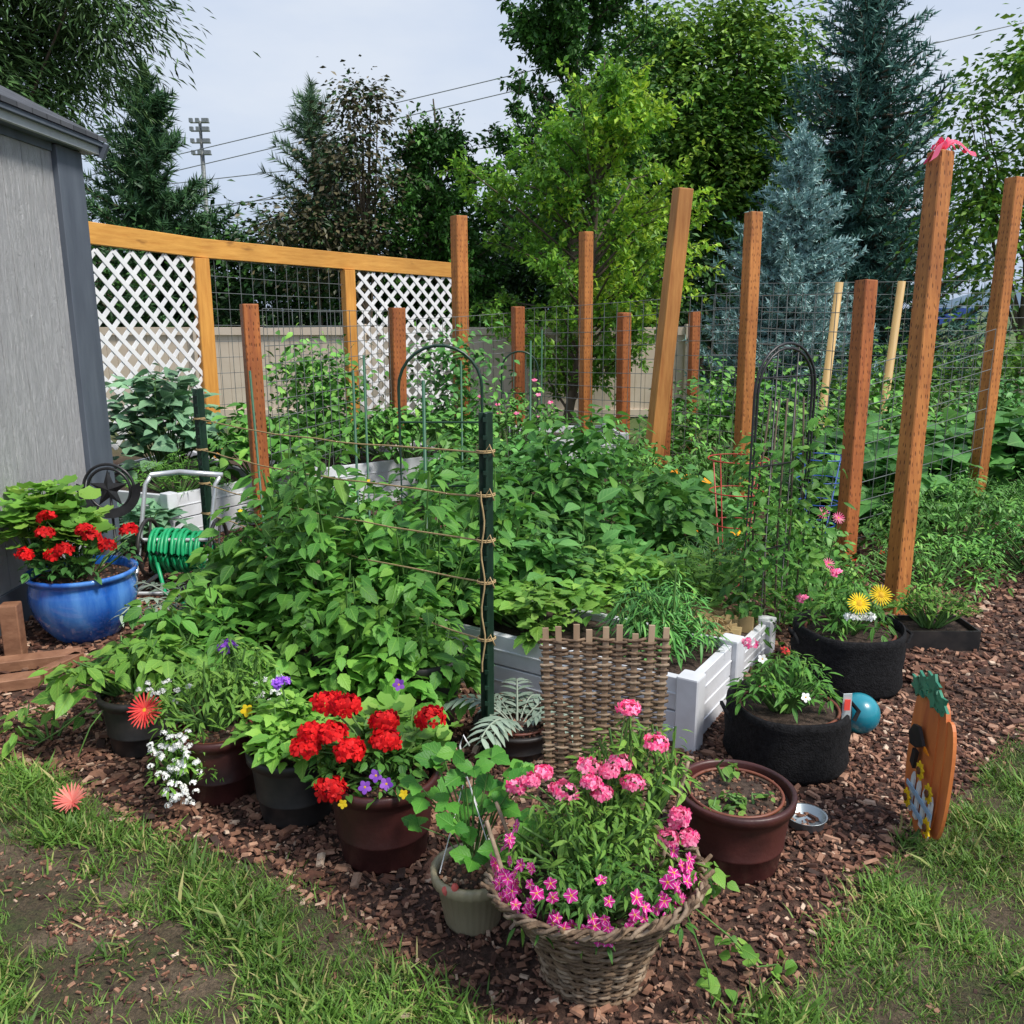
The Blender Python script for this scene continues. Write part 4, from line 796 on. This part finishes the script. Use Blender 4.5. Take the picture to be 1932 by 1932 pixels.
for cc,rr,n in(((-1.07,2.56,.21),(.095,.06,.12),46),((-1.05,2.53,.1),(.08,.04,.07),20),((-1.16,2.72,.37),(.1,.08,.05),14),((-.82,2.8,.32),(.08,.06,.07),18)):
    for q in range(n):
        v=nz(ga.normal(size=3));v[1]=-abs(v[1]);head(mb,np.array(cc)+v*np.array(rr)*ga.uniform(.4,1),.0105,P_wht,14,.005,q+n)
mb.build("white_alyssum_plant")
mb=MB();shrub(mb,(-1.42,3.06),.28,.22,.24,34,7,.1,T_ov,L_lite,88,z0=.2);shrub(mb,(-1.3,3.3),.3,.2,.35,30,7,.11,T_ov,L_pep,89,z0=.15);shrub(mb,(-1.75,3.05),.2,.12,.15,8,5,.07,T_ov,L_lite,90,z0=.02)
for P in([(-1.5,3.0,.22),(-1.65,2.95,.1),(-1.75,2.95,.04),(-1.85,3.0,.03)],[(-1.45,2.95,.22),(-1.5,2.88,.15),(-1.55,2.87,.04)]): mb.tube(P,.003,stemM,4,False)
mb.build("trailing_bean_plant")
# strawberry (3-leaflet, long petioles)
mb=MB();ga=np.random.default_rng(12)
for k_ in range(32):
    a=ga.uniform(0,6.28);r_=ga.uniform(.02,.15);e=np.array([-.1+r_*math.cos(a),2.06+r_*math.sin(a)*.8,.2+ga.uniform(.04,.34)*(1-r_*2.2)+.02]);mb.tube([(-.105,2.06,.14),(np.array([-.105,2.06,.14])+e)/2+[0,0,.04],e],.0022,stemM,4,False)
    for da in(-1.5,0,1.5): mb.inst(T_stw,e,(math.cos(a+da),math.sin(a+da),ga.uniform(-.1,.7)),(ga.normal()*.3,-.6,.9),.055*ga.uniform(.7,1.25),L_str)
for P in((-.17,1.975,.15),(-.145,1.965,.165)): mb.lathe(P,[(.0005,-.016),(.007,-.007),(.01,.003),(.007,.011),(.0005,.013)],P_sal,10)
mb.build("strawberry_plant")
mb=MB()
for e in((-.19,2.04),(-.03,2.0),(-.05,2.13)): mb.tube([(e[0],e[1],.155),(-.12,2.08,.42)],.0016,latM,5)
mb.tube([(-.12,2.08,.42),(-.135,2.08,.5),(-.125,2.08,.53),(-.11,2.08,.5)],.0026,latM,5);mb.build("pot_hanger")
# basket flowers
mb=MB();shrub(mb,(.2,1.88),.21,.17,.26,130,10,.042,T_lan,L_lite,95,z0=.26,lo=.05,spread=.35);shrub(mb,(.3,2.0),.14,.1,.36,50,10,.042,T_lan,L_lite,96,z0=.27,lo=.5)
shrub(mb,(.2,1.74),.19,.1,.15,90,9,.034,T_lan,L_pep,97,z0=.26,lo=.0)
V_=[(.28,1.98,.66),(.35,1.95,.585),(.01,1.9,.49),(.08,1.92,.52),(.12,1.88,.48),(.19,1.93,.52),(.26,1.93,.525),(.21,1.88,.49),(.4,1.88,.42),(.42,1.84,.4),(.385,1.86,.44),(.23,1.9,.53),(.29,1.9,.51),(.05,1.9,.5),(.18,1.88,.51),(.37,1.84,.4)]
for q,p_ in enumerate(V_): head(mb,np.array(p_)+ga.normal(0,.006,3),.03*ga.uniform(.7,1.15),P_pnk,36,.0105,q+50,.45,5);stalk(mb,p_,(.22,1.9,.28),.002)
n=125;a=ga.uniform(math.pi*.95,math.pi*2.03,n);e=np.abs(ga.normal(0,.38,n))-.3;v=np.stack([np.cos(a)*np.cos(e),np.sin(a)*np.cos(e),np.sin(e)],1);pp=np.array([.19,1.85,.32])+v*np.array([.215,.215,.13])*ga.uniform(.9,1.12,(n,1))
blooms(mb,pp,v+[0,-.3,.4]+ga.normal(0,.4,(n,3)),.016*ga.uniform(.7,1.2,n),P_cal,5,cm=yelC,cs=.14,cup=.2,seed=3)
mb.build("petunia_plant")
mb=MB();shrub(mb,(.43,1.83),.07,.05,.1,8,4,.05,T_wide,L_lite,98,z0=.24)
P=np.array([(.41,1.78,.26),(.5,1.76,.19),(.56,1.8,.1),(.6,1.85,.03),(.66,1.88,.012)]);mb.tube(P,.0022,stemM,4);climb(mb,P[1],P[3],12,.04,T_wide,L_lite,3,.015);climb(mb,P[3],(.72,1.86,.03),8,.04,T_wide,L_lite,4,.02)
P=np.array([(.4,1.76,.25),(.44,1.7,.15),(.46,1.72,.03),(.5,1.8,.012)]);mb.tube(P,.0022,stemM,4);climb(mb,P[1],P[3],10,.038,T_wide,L_lite,5,.015);mb.build("sweet_potato_vine")
# right pot sprouts
mb=MB();shrub(mb,(.68,2.28),.08,.06,.05,5,4,.032,T_wide,L_lite,99,z0=.21);shrub(mb,(.6,2.26),.06,.03,.03,4,4,.03,T_wide,L_lite,100,z0=.21);shrub(mb,(.645,2.4),.02,.02,.1,2,4,.04,T_wide,L_lite,101,z0=.21);mb.build("seedling_plants")
# grow bag plants
mb=MB();shrub(mb,(.97,2.92),.17,.13,.22,60,9,.055,T_lan,L_pep,102,z0=.2);blooms(mb,[(1.0,2.78,.31),(.88,2.9,.4)],[0,-1,.6],.018,P_wht,5,cm=yelC);head(mb,(.86,3.0,.42),.026,P_pnk,20,.011,3);head(mb,(.98,2.97,.4),.016,P_cor,14,.01,4);mb.build("pansy_plant")
mb=MB();mb.beam((1.16,2.82,.2),(1.155,2.81,.31),.03,.003,pale);mb.box((1.155,2.806,.27),(.02,.002,.04),P_cor);mb.build("plant_label")
mb=MB();shrub(mb,(1.45,3.62),.17,.15,.22,50,9,.06,T_lan,L_pep,103,z0=.22)
for p_,m_ in(((1.45,3.5,.4),P_yel),((1.56,3.55,.42),P_yel)): blooms(mb,[p_],[0,-1,.7],.05,m_,24,T_str,cm=yelC,cs=.3,cup=.12);blooms(mb,[p_],[0,-1,.7],.036,m_,20,T_str,cup=.35,seed=4);stalk(mb,p_,(1.46,3.64,.24))
for q,p_ in enumerate(((1.42,3.5,.34),(1.5,3.5,.34),(1.47,3.52,.33))): head(mb,p_,.022,P_wht,20,.012,q)
head(mb,(1.38,3.6,.5),.025,P_pnk,18,.014,9);head(mb,(1.28,3.7,.35),.025,P_pnk,18,.014,9);mb.build("gerbera_daisy_plant")
mb=MB();blooms(mb,[(-1.42,2.56,.05)],[0,-.6,1],.062,P_sal,22,T_str,cup=.9);blooms(mb,[(-1.42,2.56,.05)],[0,-.6,1],.055,P_sal,16,T_str,cup=.5,seed=2);mb.tube([(-1.41,2.57,0),(-1.42,2.56,.05)],.004,stemM,5);mb.build("gerbera_flower")
# straw in bed
mb=MB();n=3600;p=np.stack([ga.uniform(.0,1.3,n),ga.uniform(3.5,4.7,n)],1);p=p[inpoly(p,[(.93,3.62),(1.14,3.93),(.2,4.54),(0,4.25)])];n=len(p);az=ga.uniform(0,6.28,n);mb.inst(T_chip,np.c_[p,np.full(n,.143)],np.stack([np.cos(az),np.sin(az),ga.normal(0,.15,n)],1),(0,0,1),ga.uniform(.03,.08,n),straw,False,wid=.06);mb.build("straw_mulch")
# ---------------------------------------------------------------- trees
clump_tree("willow_tree",(-9.5,12.8,0),[(-6.9,12,5.4,2.2,1.6,1.4),(-7.2,12,4.2,1.5,1.5,1.2),(-5.6,12,5.6,1.2,1.2,.8)],700,90,.15,T_wil,.16,1,.28,1.0,T=T_thin,gap=.3,nlimb=14)
spray_tree("deciduous_tree",(-7.2,13,0),4.4,1.6,.1,30,9,26,.08,T_twi,71,up=.5,twl=.6,trunk=.08)
conifer("pine_tree",(-8.5,22,0),6.9,2.2,.8,24,9,N_pin,.24,.045,2,.75,.05,24,.35,.16,.28,.32,.28)
conifer("pine_tree",(-4.25,20,0),6.05,1.1,2.6,13,6,N_pi2,.2,.022,3,.6,-.3,20,.4,.07,.22,.25,.2)
clump_tree("bronze_leaf_tree",(-3.0,19,0),[(-3.2,19,3.9,.9,.8,1.3),(-3.0,19,5.2,.55,.5,.8),(-4.0,19,3.0,1.1,.8,.9)],190,50,.13,T_red,.1,4,.26,.9,mat2=T_drk,gap=.1)
lob=[];g3=np.random.default_rng(21)
for x in np.arange(-13,4,1.3): lob.append((x,21+g3.uniform(-1,2),g3.uniform(1.7,2.5),1.5,1.2,g3.uniform(1.5,2.1)))
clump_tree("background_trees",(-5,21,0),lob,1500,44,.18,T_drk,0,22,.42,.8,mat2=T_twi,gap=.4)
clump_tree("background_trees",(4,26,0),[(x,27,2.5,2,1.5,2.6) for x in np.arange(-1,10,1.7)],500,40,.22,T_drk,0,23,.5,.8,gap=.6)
spray_tree("locust_tree",(-1.6,20,0),5.9,1.5,.1,64,9,34,.13,T_twi,5,up=.6,twl=.6,trunk=.12)
spray_tree("locust_tree",(1.3,19,0),8.6,1.9,.25,56,10,42,.14,T_twi,8,up=.7,twl=.6,trunk=.16,lean=(.1,0),prof=lambda f:.35+.65*math.sin(math.pi*(1-f))**.8)
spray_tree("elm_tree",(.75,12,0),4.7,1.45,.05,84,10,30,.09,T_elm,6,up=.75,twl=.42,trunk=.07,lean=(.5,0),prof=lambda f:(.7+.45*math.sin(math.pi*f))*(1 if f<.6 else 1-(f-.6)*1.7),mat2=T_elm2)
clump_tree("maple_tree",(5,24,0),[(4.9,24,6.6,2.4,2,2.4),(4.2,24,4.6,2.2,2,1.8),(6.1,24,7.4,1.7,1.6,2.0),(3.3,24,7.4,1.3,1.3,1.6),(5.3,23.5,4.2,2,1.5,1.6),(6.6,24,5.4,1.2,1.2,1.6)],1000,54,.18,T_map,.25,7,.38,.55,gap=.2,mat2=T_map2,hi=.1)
conifer("spruce_tree",(7.4,20,0),9.3,3.1,.3,42,11,N_spr,.17,.045,9,.8,.2,18,.3,.2,.32,.3,.22)
conifer("blue_spruce_tree",(4.0,13,0),3.95,1.4,.1,24,12,N_blu,.08,.026,10,.75,.05,24,.3,.08,.14,.3,.2)
clump_tree("ash_tree",(8.8,15.5,0),[(8.3,15.5,4.4,1.1,1,1.3),(8.0,15.5,2.8,.9,1,1),(8.9,15.5,5.6,.7,.8,.6)],180,50,.14,T_map,.09,12,.28,.8,gap=.1,mat2=T_map2)
clump_tree("shrub_hedge",(6,12,0),[(x,11.8,.6,.8,.6,.6) for x in np.arange(4.8,10,1)],260,40,.09,T_map,0,13,.28,.8,gap=.5)
# poles & lines
mb=MB();mb.tube([(-19.8,60,0),(-19.8,60,11.6)],[.2,.14],wire,8)
for z in(11.2,11.9,12.6,13.1):
    mb.tube([(-20.4,60,z),(-19.2,60,z)],.05,wire,5)
    for x in(-20.3,-19.9,-19.5,-19.3): mb.box((x,59.8,z+.1),(.22,.2,.25),wire)
mb.tube([(-19.8,60,11),(-19.8,60,13.2)],.1,wire,6);mb.build("stadium_light_pole")
mb=MB()
for a,b in(((-60,45,-.8),(60,45,25.4)),((-60,45,-1.5),(60,45,24.7)),((-60,45,-3.6),(60,45,22.4)),((-60,46,3.0),(60,46,15.8)),((-60,46,2.0),(60,46,14.2))):
    t=np.linspace(0,1,21);P=np.outer(1-t,a)+np.outer(t,b);mb.tube(P,.022,wire,4,False)
mb.build("power_lines")
mb=MB();bs_=M("sign_blue",(.02,.05,.25),(.02,.06,.3),4,.5);mb.box((34,70,1.0),(4,.3,1.3),bs_);mb.box((33,70,.2),(.3,.3,1.2),wire);mb.box((35,70,.2),(.3,.3,1.2),wire);mb.build("roadside_sign")
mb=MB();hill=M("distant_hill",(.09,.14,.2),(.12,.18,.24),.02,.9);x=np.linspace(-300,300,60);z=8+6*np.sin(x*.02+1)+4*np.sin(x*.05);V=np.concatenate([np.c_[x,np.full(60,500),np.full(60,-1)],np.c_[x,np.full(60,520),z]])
mb.add(V,[np.array([[i,i+1,61+i,60+i] for i in range(59)])],hill);mb.build("hills")
print("faces",sum(len(o.data.polygons) for o in bpy.data.objects if o.type=='MESH'))
